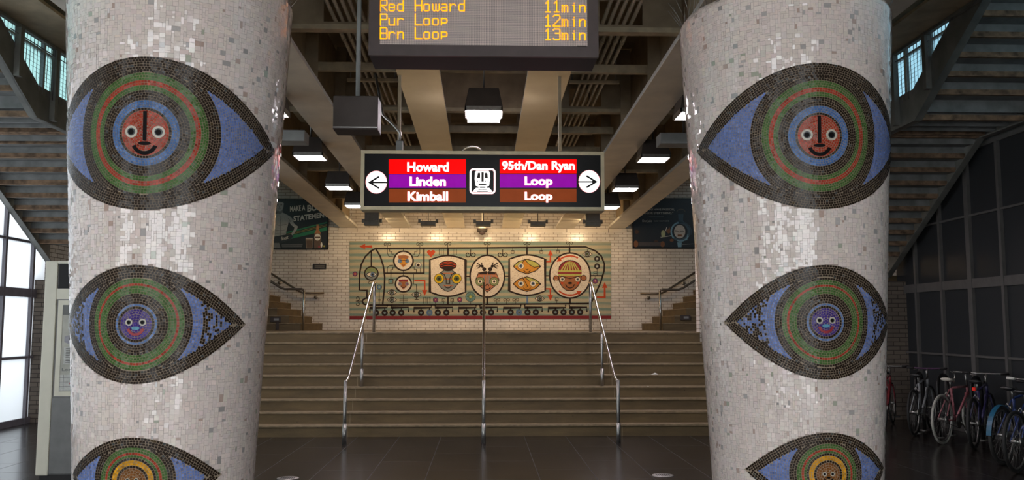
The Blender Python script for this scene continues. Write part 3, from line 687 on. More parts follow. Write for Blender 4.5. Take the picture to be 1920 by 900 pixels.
# ================================================================ LED departure board
GL = {
'R': ["######.", "#.....#", "#.....#", "#.....#", "#.....#", "######.", "#.#....", "#..#...", "#...#..", "#....#.", "#.....#"],
'P': ["######.", "#.....#", "#.....#", "#.....#", "#.....#", "######.", "#......", "#......", "#......", "#......", "#......"],
'B': ["######.", "#.....#", "#.....#", "#.....#", "#.....#", "######.", "#.....#", "#.....#", "#.....#", "#.....#", "######."],
'H': ["#.....#"]*5+["#######"]+["#.....#"]*5,
'L': ["#......"]*10+["#######"],
'e': ["......."]*4+[".####..", "#....#.", "#....#.", "######.", "#......", "#....#.", ".####.."],
'd': [".....#."]*4+[".#####.", "#....#.", "#....#.", "#....#.", "#....#.", "#....#.", ".#####."],
'o': ["......."]*4+[".####..", "#....#.", "#....#.", "#....#.", "#....#.", "#....#.", ".####.."],
'w': ["......."]*4+["#..#..#", "#..#..#", "#..#..#", "#..#..#", "#..#..#", "#..#..#", ".##.##."],
'a': ["......."]*4+[".####..", ".....#.", ".....#.", ".#####.", "#....#.", "#....#.", ".#####."],
'r': ["......."]*4+["#.###..", "##...#.", "#......", "#......", "#......", "#......", "#......"],
'u': ["......."]*4+["#....#."]*6+[".#####."],
'p': ["......."]*4+["#####..", "#....#.", "#....#.", "#....#.", "#####..", "#......", "#......"],
'n': ["......."]*4+["#.###..", "##...#.", "#....#.", "#....#.", "#....#.", "#....#.", "#....#."],
'm': ["......."]*4+["##.##..", "#.#..#.", "#.#..#.", "#.#..#.", "#.#..#.", "#.#..#.", "#.#..#."],
'i': ["......."]*2+["...#...", ".......", "..##...", "...#...", "...#...", "...#...", "...#...", "...#...", "...#..."],
'1': ["...#...", "..##...", ".#.#...", "...#...", "...#...", "...#...", "...#...", "...#...", "...#...", "...#...", ".#####."],
'2': [".#####.", "#.....#", "......#", "......#", ".....#.", "....#..", "...#...", "..#....", ".#.....", "#......", "#######"],
'3': [".#####.", "#.....#", "......#", "......#", "..####.", "......#", "......#", "......#", "......#", "#.....#", ".#####."],
}
def led_mat():
    m, nt, b = nodes('led_matrix'); L = nt.links.new
    tc = N(nt, 'ShaderNodeTexCoord'); mp = N(nt, 'ShaderNodeMapping'); p = .00741
    mp.inputs['Scale'].default_value = (1/p, 1/p, 1/p); L(tc.outputs['Object'], mp.inputs['Vector'])
    fr = N(nt, 'ShaderNodeVectorMath', operation='FRACTION'); L(mp.outputs[0], fr.inputs[0])
    sb = N(nt, 'ShaderNodeVectorMath', operation='SUBTRACT'); L(fr.outputs[0], sb.inputs[0]); sb.inputs[1].default_value = (.5, .5, .5)
    ml = N(nt, 'ShaderNodeVectorMath', operation='MULTIPLY'); L(sb.outputs[0], ml.inputs[0]); ml.inputs[1].default_value = (1, 0, 1)
    ln = N(nt, 'ShaderNodeVectorMath', operation='LENGTH'); L(ml.outputs[0], ln.inputs[0])
    r = N(nt, 'ShaderNodeValToRGB'); r.color_ramp.interpolation = 'LINEAR'; e = r.color_ramp.elements
    e[0].position = .40; e[0].color = (.85, .69, .64, 1); e[1].position = .50; e[1].color = (.03, .025, .026, 1)
    L(ln.outputs['Value'], r.inputs[0]); L(r.outputs[0], b.inputs['Base Color']); b.inputs['Roughness'].default_value = .33
    return m
M['led_matrix'] = led_mat()
def board():
    Y = 6.0; a = at(690.5, 104, Y); b = at(1122.5, 106, Y); x0, x1 = a[0], b[0]; zl = (a[2]+b[2])/2; zh = 4.12
    o = ((x0+x1)/2, Y, zl); g = thing('departure_board', 'black hanging departure board with three lines of amber train times', 'display', o)
    s0 = at(711.5, 84, Y); s1 = at(1102, 86, Y); sx0, sx1, sz0 = s0[0], s1[0], (s0[2]+s1[2])/2; sz1 = zh-.07
    local(MB().box(x0+.004, x1-.004, Y+.03, Y+.36, zl+.004, zh-.004, 'black_matte'), o).build('housing', g)
    bz = MB(); bz.box(x0, x1, Y, Y+.03, zl, sz0, 'bezel').box(x0, x1, Y, Y+.03, sz1, zh, 'bezel').box(x0, sx0, Y, Y+.03, sz0, sz1, 'bezel').box(sx1, x1, Y, Y+.03, sz0, sz1, 'bezel')
    bz.box(sx1-.075, sx1-.008, Y-.003, Y, sz0-.006, sz0+.004, 'grey_box')
    local(bz, o).build('bezel', g)
    local(MB().box(sx0, sx1, Y+.008, Y+.02, sz0, sz1, 'led_matrix'), o).build('screen', g)
    for (pxl, pyb, pxr, txt, tm) in ((712, 20.5, 874, 'Red Howard', '11min'), (712, 47.3, 0, 'Pur Loop', '12min'), (712, 72.8, 0, 'Brn Loop', '13min')):
        m = MB()
        def put(t, px, py):
            pitch = 2.045
            for ci, ch in enumerate(t):
                if ch == ' ': continue
                for ry, row in enumerate(GL[ch]):
                    for cx, v in enumerate(row):
                        if v == '#':
                            q = at(px+(ci*8+cx+.5)*pitch, py-(10.5-ry)*pitch, Y); r = .0052
                            n = 6; y_ = Y+.0065
                            m.add([(q[0]+r*cos(2*pi*i/n), y_, q[2]+r*sin(2*pi*i/n)) for i in range(n)], [tuple(range(n))], 'led')
        put(txt, pxl, pyb); put(tm, 1020.5, pyb+2.2)
        local(m, o).build('amber_lettering', g)
    h = MB()
    for x in (x0+.46, x1-.46): h.tube([(x, Y+.18, zh-.01), (x, Y+.18, 5.62+SL*Y)], .02, 'dull_steel', 8)
    local(h, o).build('hanger_rod', g)
board()
# ================================================================ lit destination sign
def sign():
    Y = 9.0; k = 3.692
    fn = lambda cx, cy: at(640+cx/k, 270+cy/k, Y)
    c = [fn(135, 47), fn(1820, 52), fn(135, 452), fn(1820, 455)]; x0 = (c[0][0]+c[2][0])/2; x1 = (c[1][0]+c[3][0])/2; z1 = (c[0][2]+c[1][2])/2; z0 = (c[2][2]+c[3][2])/2-.008
    o = ((x0+x1)/2, Y, z0); g = thing('destination_sign', 'lit black destination sign in a tan frame hanging over the stairs', 'sign', o)
    t = .036
    fr = MB(); fr.box(x0, x1, Y-.012, Y+.22, z0, z0+t, 'tan_frame').box(x0, x1, Y-.012, Y+.22, z1-t, z1, 'tan_frame').box(x0, x0+t, Y-.012, Y+.22, z0+t, z1-t, 'tan_frame').box(x1-t, x1, Y-.012, Y+.22, z0+t, z1-t, 'tan_frame')
    local(fr, o).build('frame', g)
    local(MB().box(x0+t, x1-t, Y+.004, Y+.02, z0+t, z1-t, 'black'), o).build('face', g)
    local(MB().box(x0+t, x1-t, Y+.19, Y+.2, z0+t, z1-t, 'black_matte'), o).build('back_face', g)
    lay = .003
    def art(): return Art(Y+.004, fn, lay)
    for (xa, ya, xb, yb_, m, tx, tb) in ((329, 106, 862, 206, 'sign_red', 'Howard', (458, 128, 742, 190)), (329, 211, 862, 303, 'sign_purple', 'Linden', (474, 228, 722, 290)), (329, 311, 862, 405, 'sign_brown', 'Kimball', (460, 331, 737, 394)),
            (1097, 106, 1628, 203, 'sign_red', '95th/Dan Ryan', (1114, 120, 1614, 196)), (1097, 209, 1628, 302, 'sign_purple', 'Loop', (1271, 227, 1460, 302)), (1097, 310, 1628, 402, 'sign_brown', 'Loop', (1271, 333, 1460, 404))):
        A = art(); A.rect(xa, ya, xb, yb_, m, 1); q = A.mb; p = local(q, o).build('route_panel', g)
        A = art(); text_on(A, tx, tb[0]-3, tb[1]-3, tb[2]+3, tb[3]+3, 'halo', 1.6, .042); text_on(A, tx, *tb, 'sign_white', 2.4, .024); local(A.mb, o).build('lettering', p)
    for cx, cy, d in ((242, 264, -1), (1716, 259, 1)):
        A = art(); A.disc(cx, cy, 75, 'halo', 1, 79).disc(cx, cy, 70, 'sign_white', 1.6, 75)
        A.stroke([(cx-d*78, cy+3), (cx+d*48, cy+3)], 11, 'black', 2.4).stroke([(cx-d*20, cy-38), (cx+d*48, cy+3), (cx-d*20, cy+42)], 13, 'black', 2.4)
        A.poly([(cx+d*20, cy+3-14), (cx+d*52, cy+3), (cx+d*20, cy+3+14)], 'black', 2.6)
        local(A.mb, o).build('arrow_roundel', g)
    # train pictogram (zoom 12.85 px per pixel, origin 870,305)
    f2 = lambda x, y: at(870+x/12.853, 305+y/12.853, Y)
    A = Art(Y+.004, f2, lay)
    def rr(x0_, y0_, x1_, y1_, r):
        P = []
        for cx, cy, a in ((x1_-r, y0_+r, -pi/2), (x1_-r, y1_-r, 0), (x0_+r, y1_-r, pi/2), (x0_+r, y0_+r, pi)):
            for i in range(7): P.append((cx+r*cos(a+i*pi/12), cy+r*sin(a+i*pi/12)))
        return P
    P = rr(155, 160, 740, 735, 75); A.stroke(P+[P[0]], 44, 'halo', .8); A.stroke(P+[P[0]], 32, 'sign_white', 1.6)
    A.poly([(290, 195), (590, 195), (620, 240), (628, 400), (600, 560), (540, 570), (540, 505), (350, 505), (350, 570), (285, 560), (258, 400), (266, 240)], 'sign_white', 1.6)
    A.poly([(330, 245), (390, 245), (390, 375), (312, 375)], 'grey_box', 2.2).poly([(500, 245), (560, 245), (580, 375), (500, 375)], 'grey_box', 2.2).rect(418, 230, 476, 455, 'grey_box', 2.2)
    for x in (328, 368, 522, 565): A.disc(x, 443, 11, 'grey_box', 2.2, n=10)
    A.rect(350, 540, 375, 610, 'sign_white', 1.6).rect(520, 540, 545, 610, 'sign_white', 1.6).rect(375, 542, 520, 570, 'sign_white', 1.6)
    A.poly([(290, 608), (605, 608), (680, 690), (680, 700), (215, 700), (215, 690)], 'sign_white', 1.6)
    for y in (652, 702): A.rect(345-(y-652)*.5, y-7, 550+(y-652)*.5, y+7, 'grey_box', 2.2)
    local(A.mb, o).build('train_pictogram', g)
    # hangers, feed cable and junction box
    h = MB()
    for px in (748, 1050): 
        x = at(px, 260, Y+.1)[0]; h.box(x-.016, x+.016, Y+.10, Y+.13, z1, zb(Y+.13), 'girder_dark')
    local(h, o).build('hanger', g)
    q = at(749, 272, Y+.05); local(MB().box(q[0]-.035, q[0]+.035, Y+.03, Y+.09, z1, z1+.11, 'light_grey'), o).build('junction_box', g)
    q2 = at(715, 222, Y+.05); local(MB().tube([(q[0], Y+.06, z1+.1), (q[0]+.005, Y+.06, z1+.2), (q[0]-.06, Y+.06, z1+.28), (q2[0], Y+.2, z1+.42), (q2[0]-.1, Y+.3, z1+.9)], .013, 'dull_steel', 8), o).build('feed_conduit', g)
    e = at(885, 284, Y+.1); P = [(e[0]+.11*cos(a)*1.0, Y+.1, z1+.065*sin(a)) for a in np.linspace(pi, 0, 14)]
    local(MB().tube(P, .008, 'dull_steel', 8), o).build('cable_loop', g)
sign()
# ================================================================ mural
def mural_mat():
    m, nt, b = nodes('mural_stripe_mosaic'); L = nt.links.new
    tc = N(nt, 'ShaderNodeTexCoord'); mp = N(nt, 'ShaderNodeMapping'); mp.inputs['Scale'].default_value = (.55, 1, 13.5); L(tc.outputs['Object'], mp.inputs['Vector'])
    no = N(nt, 'ShaderNodeTexNoise'); no.inputs['Scale'].default_value = 1; no.inputs['Detail'].default_value = 2.5; L(mp.outputs[0], no.inputs['Vector'])
    wv = N(nt, 'ShaderNodeTexWave', wave_type='BANDS', bands_direction='Z'); wv.inputs['Scale'].default_value = 2.1; wv.inputs['Distortion'].default_value = .6; L(tc.outputs['Object'], wv.inputs['Vector'])
    ad = N(nt, 'ShaderNodeMath', operation='MULTIPLY_ADD'); ad.inputs[1].default_value = .35; L(wv.outputs['Fac'], ad.inputs[0]); 
    ml = N(nt, 'ShaderNodeMath', operation='MULTIPLY'); ml.inputs[1].default_value = .75; L(no.outputs['Fac'], ml.inputs[0]); L(ml.outputs[0], ad.inputs[2])
    r = N(nt, 'ShaderNodeValToRGB'); e = r.color_ramp.elements; e[0].position = .40; e[0].color = (.19, .265, .225, 1); e[1].position = .66; e[1].color = (.43, .375, .26, 1)
    L(ad.outputs[0], r.inputs[0])
    br = N(nt, 'ShaderNodeTexBrick'); br.inputs['Scale'].default_value = 1; br.inputs['Brick Width'].default_value = .05; br.inputs['Row Height'].default_value = .025; br.inputs['Mortar Size'].default_value = .0022
    br.inputs['Color1'].default_value = (1, 1, 1, 1); br.inputs['Color2'].default_value = (.93, .93, .93, 1); br.inputs['Mortar'].default_value = (.8, .77, .72, 1)
    sp = N(nt, 'ShaderNodeSeparateXYZ'); cb = N(nt, 'ShaderNodeCombineXYZ'); L(tc.outputs['Object'], sp.inputs[0]); L(sp.outputs[0], cb.inputs[0]); L(sp.outputs[2], cb.inputs[1]); L(cb.outputs[0], br.inputs['Vector'])
    mx = N(nt, 'ShaderNodeMix', data_type='RGBA', blend_type='MULTIPLY'); mx.inputs['Factor'].default_value = 1; L(r.outputs[0], mx.inputs['A']); L(br.outputs['Color'], mx.inputs['B']); L(mx.outputs['Result'], b.inputs['Base Color'])
    b.inputs['Roughness'].default_value = .55; b.inputs['Specular IOR Level'].default_value = .2; return m
M['mural_stripe'] = mural_mat()
def speckle(name, a, b2):
    m, nt, b = nodes(name); L = nt.links.new; tc = N(nt, 'ShaderNodeTexCoord'); v = N(nt, 'ShaderNodeTexVoronoi'); v.inputs['Scale'].default_value = 55; L(tc.outputs['Object'], v.inputs['Vector'])
    r = N(nt, 'ShaderNodeValToRGB'); r.color_ramp.elements[0].color = rgb(b2); r.color_ramp.elements[1].color = rgb(a); r.color_ramp.elements[1].position = .35
    sp = N(nt, 'ShaderNodeSeparateColor'); L(v.outputs['Color'], sp.inputs[0]); L(sp.outputs[0], r.inputs[0]); L(r.outputs[0], b.inputs['Base Color']); b.inputs['Roughness'].default_value = .4; return m
M['cream_mosaic'] = speckle('cream_mosaic', (.58, .50, .40), (.40, .32, .25))
mk = lambda n, c: flat('mural_'+n, c, .6, spec=.15)
K = mk('black', (.022, .013, .011)); RD = mk('red', (.42, .055, .018)); CR = mk('cream', (.62, .55, .44)); GY = mk('grey', (.17, .19, .19)); TN = mk('tan', (.34, .145, .05)); OR = mk('orange', (.45, .20, .03)); GN = mk('green', (.085, .12, .04))
LG = mk('lime', (.36, .35, .09)); YL = mk('yellow', (.52, .36, .02)); PU = mk('purple', (.16, .06, .16)); BL = mk('blue', (.09, .15, .26)); TL = mk('teal', (.12, .23, .24)); MR = mk('maroon', (.20, .025, .03)); PK = mk('clay', (.36, .14, .075)); BR = mk('brown', (.27, .105, .045)); SG = mk('sage', (.18, .22, .10))
def mural():
    k = 3.692; Y = YB-.012; fn = lambda cx, cy: at(640+cx/k, 430+cy/k, Y)
    o = (0, YB-.02, 2.6); g = thing('mosaic_mural', 'wide mosaic mural of a train with faces in its windows on the back wall', 'mural', o)
    P = MB(); q = [fn(57, 80), fn(1868, 84), fn(1868, 622), fn(57, 624)]
    P.prism([(p[0], Y, p[2]) for p in q], (0, .010, 0), 'mural_stripe'); local(P, o).build('striped_panel', g)
    def new(): return Art(Y, fn, .0022)
    def fin(A, nm, parent=g): return local(A.mb, o).build(nm, parent)
    A = new(); A.poly([(57, 600), (1868, 597), (1868, 619), (57, 623)], MR); fin(A, 'red_border')
    def curl(A, x, y, s=1, up=1, w=4):
        A.stroke([(x, y+34*s), (x, y+10*s)], w, K)
        A.spiral(x-13*s, y+8*s, 13*s, 1.05, 0, w*.95, K, 1, -1); A.spiral(x+13*s, y+8*s, 13*s, 1.05, pi, w*.95, K, 1, 1)
    def sym_eye(A, x, y, w=36, h=20):
        pts = [(x+w*cos(t)*1.0, y-h*sin(t)*(abs(sin(t))**.25)) for t in np.linspace(0, 2*pi, 28, endpoint=False)]
        A.poly([(x-w, y), (x-w*.45, y-h*.85), (x, y-h*1.1), (x+w*.45, y-h*.85), (x+w, y), (x+w*.45, y+h*.85), (x, y+h*1.1), (x-w*.45, y+h*.85)], K, 1)
        A.poly([(x-w*.82, y), (x-w*.4, y-h*.66), (x, y-h*.86), (x+w*.4, y-h*.66), (x+w*.82, y), (x+w*.4, y+h*.66), (x, y+h*.86), (x-w*.4, y+h*.66)], CR, 1.5)
        A.disc(x, y, h*.92, K, 2).disc(x, y, h*.7, GY, 2.4).disc(x, y, h*.42, K, 2.8).disc(x, y, h*.2, GN, 3.2)
    # outline of the train
    A = new()
    A.stroke([(238, 132), (900, 129), (1690, 121), (1760, 150), (1800, 186), (1821, 240), (1818, 290), (1796, 365), (1762, 440), (1735, 500)], 11, K)
    A.stroke([(238, 132), (205, 150), (165, 190), (138, 245), (126, 310), (125, 420), (178, 422), (178, 470), (202, 470)], 11, K)
    A.stroke([(206, 476), (168, 477), (150, 488), (146, 502), (155, 517), (178, 524), (900, 521), (1720, 513)], 11, K)
    A.stroke([(240, 137), (270, 188), (291, 255), (300, 330), (298, 410), (286, 520)], 11, K)
    A.stroke([(302, 303), (572, 303)], 9, K).stroke([(572, 133), (572, 307)], 10, K).stroke([(208, 145), (208, 258)], 10, K)
    for x, a, b in ((738, 128, 182), (1010, 128, 182), (1285, 125, 176), (1580, 123, 162), (738, 464, 521), (1010, 470, 519), (1583, 478, 516)): A.stroke([(x, a), (x, b)], 12, K)
    A.stroke([(1287, 458), (1287, 517)], 11, BL)
    for a, b, y in ((862, 892, 325), (1132, 1162, 324), (1411, 1442, 322), (1728, 1812, 321)): A.stroke([(a, y), (b, y)], 9, K)
    fin(A, 'train_outline')
    A = new()
    for x, y in ((318, 97), (543, 95), (737, 93), (1010, 92), (1285, 91), (1580, 88)): curl(A, x, y)
    for x in (1077, 1144, 1207): curl(A, x, 482, .95, 1, 3.6)
    for x, y in ((895, 180), (1117, 180)):
        A.stroke([(x, 140), (x, 172)], 6, K, 1, 3); A.spiral(x-19, 174, 19, .95, 0, 6, K, 1, 1); A.spiral(x+19, 174, 19, .95, pi, 6, K, 1, -1); A.disc(x, 170, 5, K)
    A.stroke([(100, 497), (145, 497)], 5, K); A.spiral(112, 478, 15, .9, pi/2, 5, K, 1, -1); A.spiral(112, 518, 15, .9, -pi/2, 5, K, 1, 1)
    A.stroke([(110, 309), (162, 309)], 3, K); A.spiral(195, 368, 11, .8, 0, 3.5, K); A.stroke([(263, 420), (263, 520)], 3, K); A.stroke([(255, 485), (275, 485)], 2.5, K); A.stroke([(255, 494), (275, 494)], 2.5, K)
    for pts in ([(318, 130), (318, 165), (330, 188), (362, 190)], [(335, 132), (335, 155), (350, 155), (350, 172), (368, 172)], [(543, 130), (543, 165), (530, 188), (498, 190)], [(524, 132), (524, 155), (508, 155), (508, 172), (495, 172)], [(362, 248), (335, 250), (318, 265), (318, 300)], [(372, 262), (357, 262), (357, 278), (343, 278), (343, 345)], [(490, 262), (505, 262), (505, 278), (520, 278), (520, 300)], [(430, 130), (430, 150)], [(430, 285), (430, 322)], [(500, 310), (500, 380), (521, 382), (521, 430)], [(548, 268), (548, 300)], [(352, 503), (352, 520)], [(520, 470), (520, 488)]): A.stroke(pts, 4, K)
    for y in (452, 483, 494, 505): A.stroke([(402, y), (460, y)], 3, K)
    A.stroke([(430, 452), (430, 518)], 3, K)
    for x in (677, 692, 708, 775, 785, 798): A.stroke([(x, 136), (x, 178)], 2.6, K)
    A.stroke([(505, 490), (520, 482), (540, 490)], 4, K)
    for x in (571, 598): A.stroke([(x, 514), (x, 470), (x+16, 470), (x+16, 514)], 4, K)
    for x, y, d in ((708, 492, 1), (767, 492, 1), (1186, 157, -1), (1385, 156, -1), (1498, 155, -1), (1491, 484, 1)):
        A.stroke([(x-10, y-10), (x+10, y-10), (x+10, y+10), (x-10, y+10), (x-10, y-10)], 3.5, K); A.stroke([(x, y), (x, y+d*26)], 3.5, K)
    for x, a, b in ((652, 505, 520), (820, 505, 520), (894, 500, 520), (1770, 275, 292), (1757, 320, 336), (1703, 140, 158)): A.stroke([(x, a), (x, b)], 3.2, K)
    A.stroke([(1747, 318), (1747, 293), (1770, 293), (1770, 318)], 3.2, K); A.stroke([(1747, 305), (1770, 305)], 3, K)
    fin(A, 'scrollwork')
    # bogies and wheels
    A = new()
    for x in (195, 500, 810, 1120, 1430):
        A.stroke([(x+3, 575), (x+3, 544), (x+122, 542), (x+122, 522)], 11, K); A.stroke([(x+150, 522), (x+150, 542), (x+270, 540), (x+270, 572)], 11, K)
    fin(A, 'bogie_frame')
    for i, x in enumerate((240, 300, 355, 415, 552, 610, 668, 727, 865, 923, 980, 1037, 1172, 1230, 1289, 1346, 1482, 1538, 1596, 1653)):
        A = new(); y = 578-(x-240)*.0035; A.stroke([(x, y-36), (x, y-18)], 7, K); A.disc(x, y, 22, BL if i in (5, 13) else K, 1).disc(x, y, 9, GY, 1.6).disc(x, y, 4.5, TL if i != 13 else K, 2.1); fin(A, 'painted_wheel')
    # red arrows
    def arrow(pts, w=11):
        A = new(); A.stroke(pts, w, RD); a = np.array(pts[-2], float); b = np.array(pts[-1], float); t = (b-a)/np.linalg.norm(b-a); n = np.array([-t[1], t[0]])
        A.poly([b+n*19, b+t*40, b-n*19], RD, 1.2); fin(A, 'red_arrow')
    arrow([(210, 130), (210, 119), (165, 119)]); arrow([(505, 354), (577, 354), (577, 420)]); arrow([(1415, 224), (1447, 224), (1447, 182)], 9); arrow([(1415, 412), (1447, 412), (1447, 455)], 9); arrow([(1768, 470), (1823, 470), (1823, 405)], 12)
    A = new(); H_ = [(620, 194), (598, 170), (592, 157), (598, 145), (610, 143), (620, 152), (630, 143), (644, 145), (650, 157), (642, 172)]; A.poly(H_, RD); fin(A, 'red_heart')
    # buttons
    for x, y, r, c1, c2 in ((95, 309, 17, PU, RD), (263, 400, 18, BL, TL), (652, 489, 18, PU, MR), (820, 487, 18, PU, RD), (1770, 204, 20, K, GY), (1770, 256, 20, K, GY), (1757, 358, 19, PU, MR)):
        A = new(); A.disc(x, y, r, K).disc(x, y, r*.82, c1, 1.5).disc(x, y, r*.5, c2, 2).disc(x, y, r*.22, CR, 2.5); fin(A, 'button_dot')
    A = new(); A.disc(894, 467, 35, K).disc(894, 467, 32, TL, 1.5)
    for i in range(6): A.stroke([(894+26*cos(i*pi/6), 467+26*sin(i*pi/6)), (894-26*cos(i*pi/6), 467-26*sin(i*pi/6))], 3.5, GN, 2)
    A.disc(894, 467, 9, LG, 2.4); fin(A, 'wheel_rosette')
    A = new(); A.stroke([(329, 345), (358, 345), (358, 374), (329, 374), (329, 345)], 5, K); A.rect(334, 350, 353, 369, TL); fin(A, 'square_button')
    A = new(); A.disc(533, 248, 24, GY).disc(533, 244, 15, CR, 1.5).disc(533, 248, 10, K, 2); fin(A, 'mushroom_badge')
    for x, y in ((350, 437), (350, 488), (520, 452), (1373, 479), (1703, 172)):
        A = new(); sym_eye(A, x, y); fin(A, 'painted_eye')
    # the driver's eye in the nose of the train
    A = new(); A.disc(208, 306, 51, K).disc(208, 306, 42, GY, 1.5); A.poly([(208+42*cos(a), 306+42*sin(a)) for a in np.linspace(pi*1.02, pi*1.98, 20)]+[(208, 292)], SG, 1.9); A.poly([(170, 310), (190, 298), (210, 294), (232, 300), (248, 312), (228, 328), (205, 332), (184, 324)], K, 2.2); A.poly([(176, 311), (192, 302), (210, 298), (230, 303), (243, 312), (226, 324), (205, 328), (186, 321)], CR, 2.5); A.disc(216, 312, 15, BL, 2.9).disc(216, 312, 7, K, 3.2); fin(A, 'driver_eye')
    # portraits
    def barrel(x0, x1, y0, y1, b):
        n = 14; return [(x0+(x1-x0)*i/n, y0+b*(1-sin(pi*i/n))) for i in range(n+1)]+[(x1-(x1-x0)*i/n, y1-b*(1-sin(pi*i/n))) for i in range(n+1)]
    def frame(pts):
        A = new(); A.poly(pts, 'cream_mosaic', 1.2); A.stroke(pts+[pts[0]], 11, K, 1.8); return fin(A, 'portrait_frame')
    ell = lambda x, y, a, b, n=40: [(x+a*cos(2*pi*i/n), y+b*sin(2*pi*i/n)) for i in range(n)]
    def ey(A, x, y, r, ring, mid, pup=K):
        A.disc(x, y, r, K, 3).disc(x, y, r*.9, ring, 3.3).disc(x, y, r*.55, K, 3.6).disc(x, y, r*.48, mid, 3.8).disc(x, y, r*.24, pup, 4.1)
    f = frame(ell(430, 218, 67, 66)); A = new(); A.poly([(396, 186), (464, 186), (458, 235), (430, 264), (402, 235)], OR, 2.2); A.poly([(392, 182), (440, 178), (468, 186), (460, 208), (430, 200), (398, 210)], BR, 2.6); A.disc(405, 220, 14, BL, 3).disc(456, 220, 14, BL, 3); A.stroke([(405, 215), (456, 215)], 4, K, 3.2); A.stroke([(422, 246), (431, 250), (440, 246)], 4, MR, 3); fin(A, 'portrait_face', f)
    f = frame(ell(430, 378, 55, 55)); A = new(); A.poly([(400, 352), (462, 352), (458, 388), (430, 418), (404, 388)], BR, 2.2); A.poly([(396, 348), (462, 346), (460, 362), (430, 358), (400, 364)], MR, 2.6); A.disc(405, 378, 13, GY, 3).disc(455, 378, 13, GY, 3).disc(405, 378, 6, PU, 3.3).disc(455, 378, 6, PU, 3.3); A.ring(430, 388, 16, 4, K, 3, n=12, a0=.3, a1=pi-.3); fin(A, 'portrait_face', f)
    f = frame(barrel(613, 860, 182, 464, 30)); A = new()
    fc = [(738, 268), (790, 300), (825, 338), (815, 365), (785, 405), (755, 426), (738, 430), (721, 426), (690, 405), (660, 365), (650, 338), (686, 300)]
    A.poly(fc, GY, 2); A.stroke(fc+[fc[0]], 5, K, 2.4)
    for y in (300, 340, 385): A.rect(690+abs(y-340)*.3, y, 786-abs(y-340)*.3, y+9, PK, 2.25)
    A.disc(738, 250, 61, K, 2.6, 33); 
    for j, (a, b) in enumerate(((-18, 46), (-6, 54), (6, 50))): A.stroke([(738-b, 250+a+4), (738-b*.5, 250+a-4), (738, 250+a-7), (738+b*.5, 250+a-4), (738+b, 250+a+4)], 4, RD, 3)
    A.disc(738, 276, 32, K, 3.2, 14); ey(A, 677, 341, 35, YL, GN); ey(A, 798, 341, 35, YL, GN)
    A.stroke([(690, 300), (712, 312), (726, 345), (726, 376), (750, 376), (750, 345), (764, 312), (786, 300)], 6, K, 3.2); A.ring(738, 383, 23, 6, K, 3.2, n=14, a0=.25, a1=pi-.25); fin(A, 'portrait_face', f)
    f = frame(ell(1010, 325, 119, 145)); A = new(); fc = [(950, 300), (1072, 300), (1092, 350), (1060, 395), (1010, 435), (960, 395), (930, 350)]
    A.poly(fc, PK, 2); A.stroke(fc+[fc[0]], 5, K, 2.4)
    for x in (985, 1003, 1020, 1038): A.rect(x, 318, x+8, 380, GY, 2.2)
    A.poly([(950, 312), (962, 296), (1008, 288), (1008, 312)], K, 2.8).poly([(1014, 312), (1014, 288), (1060, 296), (1072, 312)], K, 2.8)
    for s in (-1, 1):
        A.disc(1010+s*21, 276, 14, K, 2.8).disc(1010+s*34, 256, 10, K, 2.8)
        for dx, dy in ((-8, -24), (26, -20), (30, 0), (22, 16)): A.stroke([(1010+s*40, 254), (1010+s*(46+dx), 254+dy)], 5, K, 2.8, 8)
    ey(A, 960, 361, 32, SG, CR); ey(A, 1058, 361, 32, SG, CR); A.ring(1010, 390, 10, 5, K, 3.2, n=14, a0=pi*.9, a1=pi*2.1); A.ring(1010, 396, 21, 6, K, 3.2, n=14, a0=.2, a1=pi-.2); fin(A, 'portrait_face', f)
    f = frame(barrel(1162, 1411, 177, 457, 30)); 
    for yc, flip in ((256, 0), (378, 1)):
        A = new(); lens = [(1190, yc), (1225, yc-32), (1285, yc-50), (1345, yc-30), (1380, yc), (1345, yc+32), (1285, yc+52), (1225, yc+32)]
        A.poly(lens, OR, 2)
        if not flip: A.poly([(1193, yc-2), (1225, yc-32), (1268, yc-48), (1232, yc-6)], LG, 2.4).poly([(1272, yc-48), (1345, yc-30), (1378, yc), (1330, yc+4), (1296, yc-18)], LG, 2.4); A.stroke([(1270, yc-48), (1296, yc-16), (1335, yc+8), (1378, yc)], 4, K, 2.7); A.stroke([(1270, yc-48), (1236, yc)], 4, K, 2.7)
        else: A.poly([(1268, yc-50), (1345, yc-30), (1378, yc), (1330, yc-2)], LG, 2.4); A.stroke([(1250, yc-50), (1275, yc-10), (1290, yc+20), (1275, yc+24)], 4.5, K, 2.7); A.stroke([(1268, yc-48), (1318, yc-4), (1378, yc)], 4, K, 2.7)
        A.stroke(lens+[lens[0]], 6, K, 2.9)
        xs = (1243, 1327) if flip else (1243,)
        for x in xs: ey(A, x, yc-2, 22, CR, BL)
        A.ring(1285, yc+18, 24, 5, K, 3.2, n=12, a0=.3, a1=pi-.3)
        if not flip: A.ring(1285, yc+14, 9, 4, K, 3.2, n=8, a0=.3, a1=pi-.3)
        fin(A, 'portrait_face', f)
    f = frame(ell(1583, 320, 141, 156)); A = new(); A.disc(1487, 340, 19, BR, 2).ring(1487, 340, 19, 5, K, 2.3).disc(1677, 337, 19, BR, 2).ring(1677, 337, 19, 5, K, 2.3); A.ring(1487, 354, 7, 3.5, CR, 2.6, n=10)
    fc = [(1503, 318), (1662, 318), (1657, 360), (1635, 398), (1605, 422), (1582, 425), (1558, 422), (1528, 398), (1508, 360)]; A.poly(fc, BR, 2); A.stroke(fc+[fc[0]], 5, K, 2.4)
    cap = [(1503, 290), (1508, 260), (1530, 232), (1560, 218), (1583, 215), (1606, 218), (1636, 232), (1657, 260), (1662, 290)]; A.poly(cap, MR, 2.4)
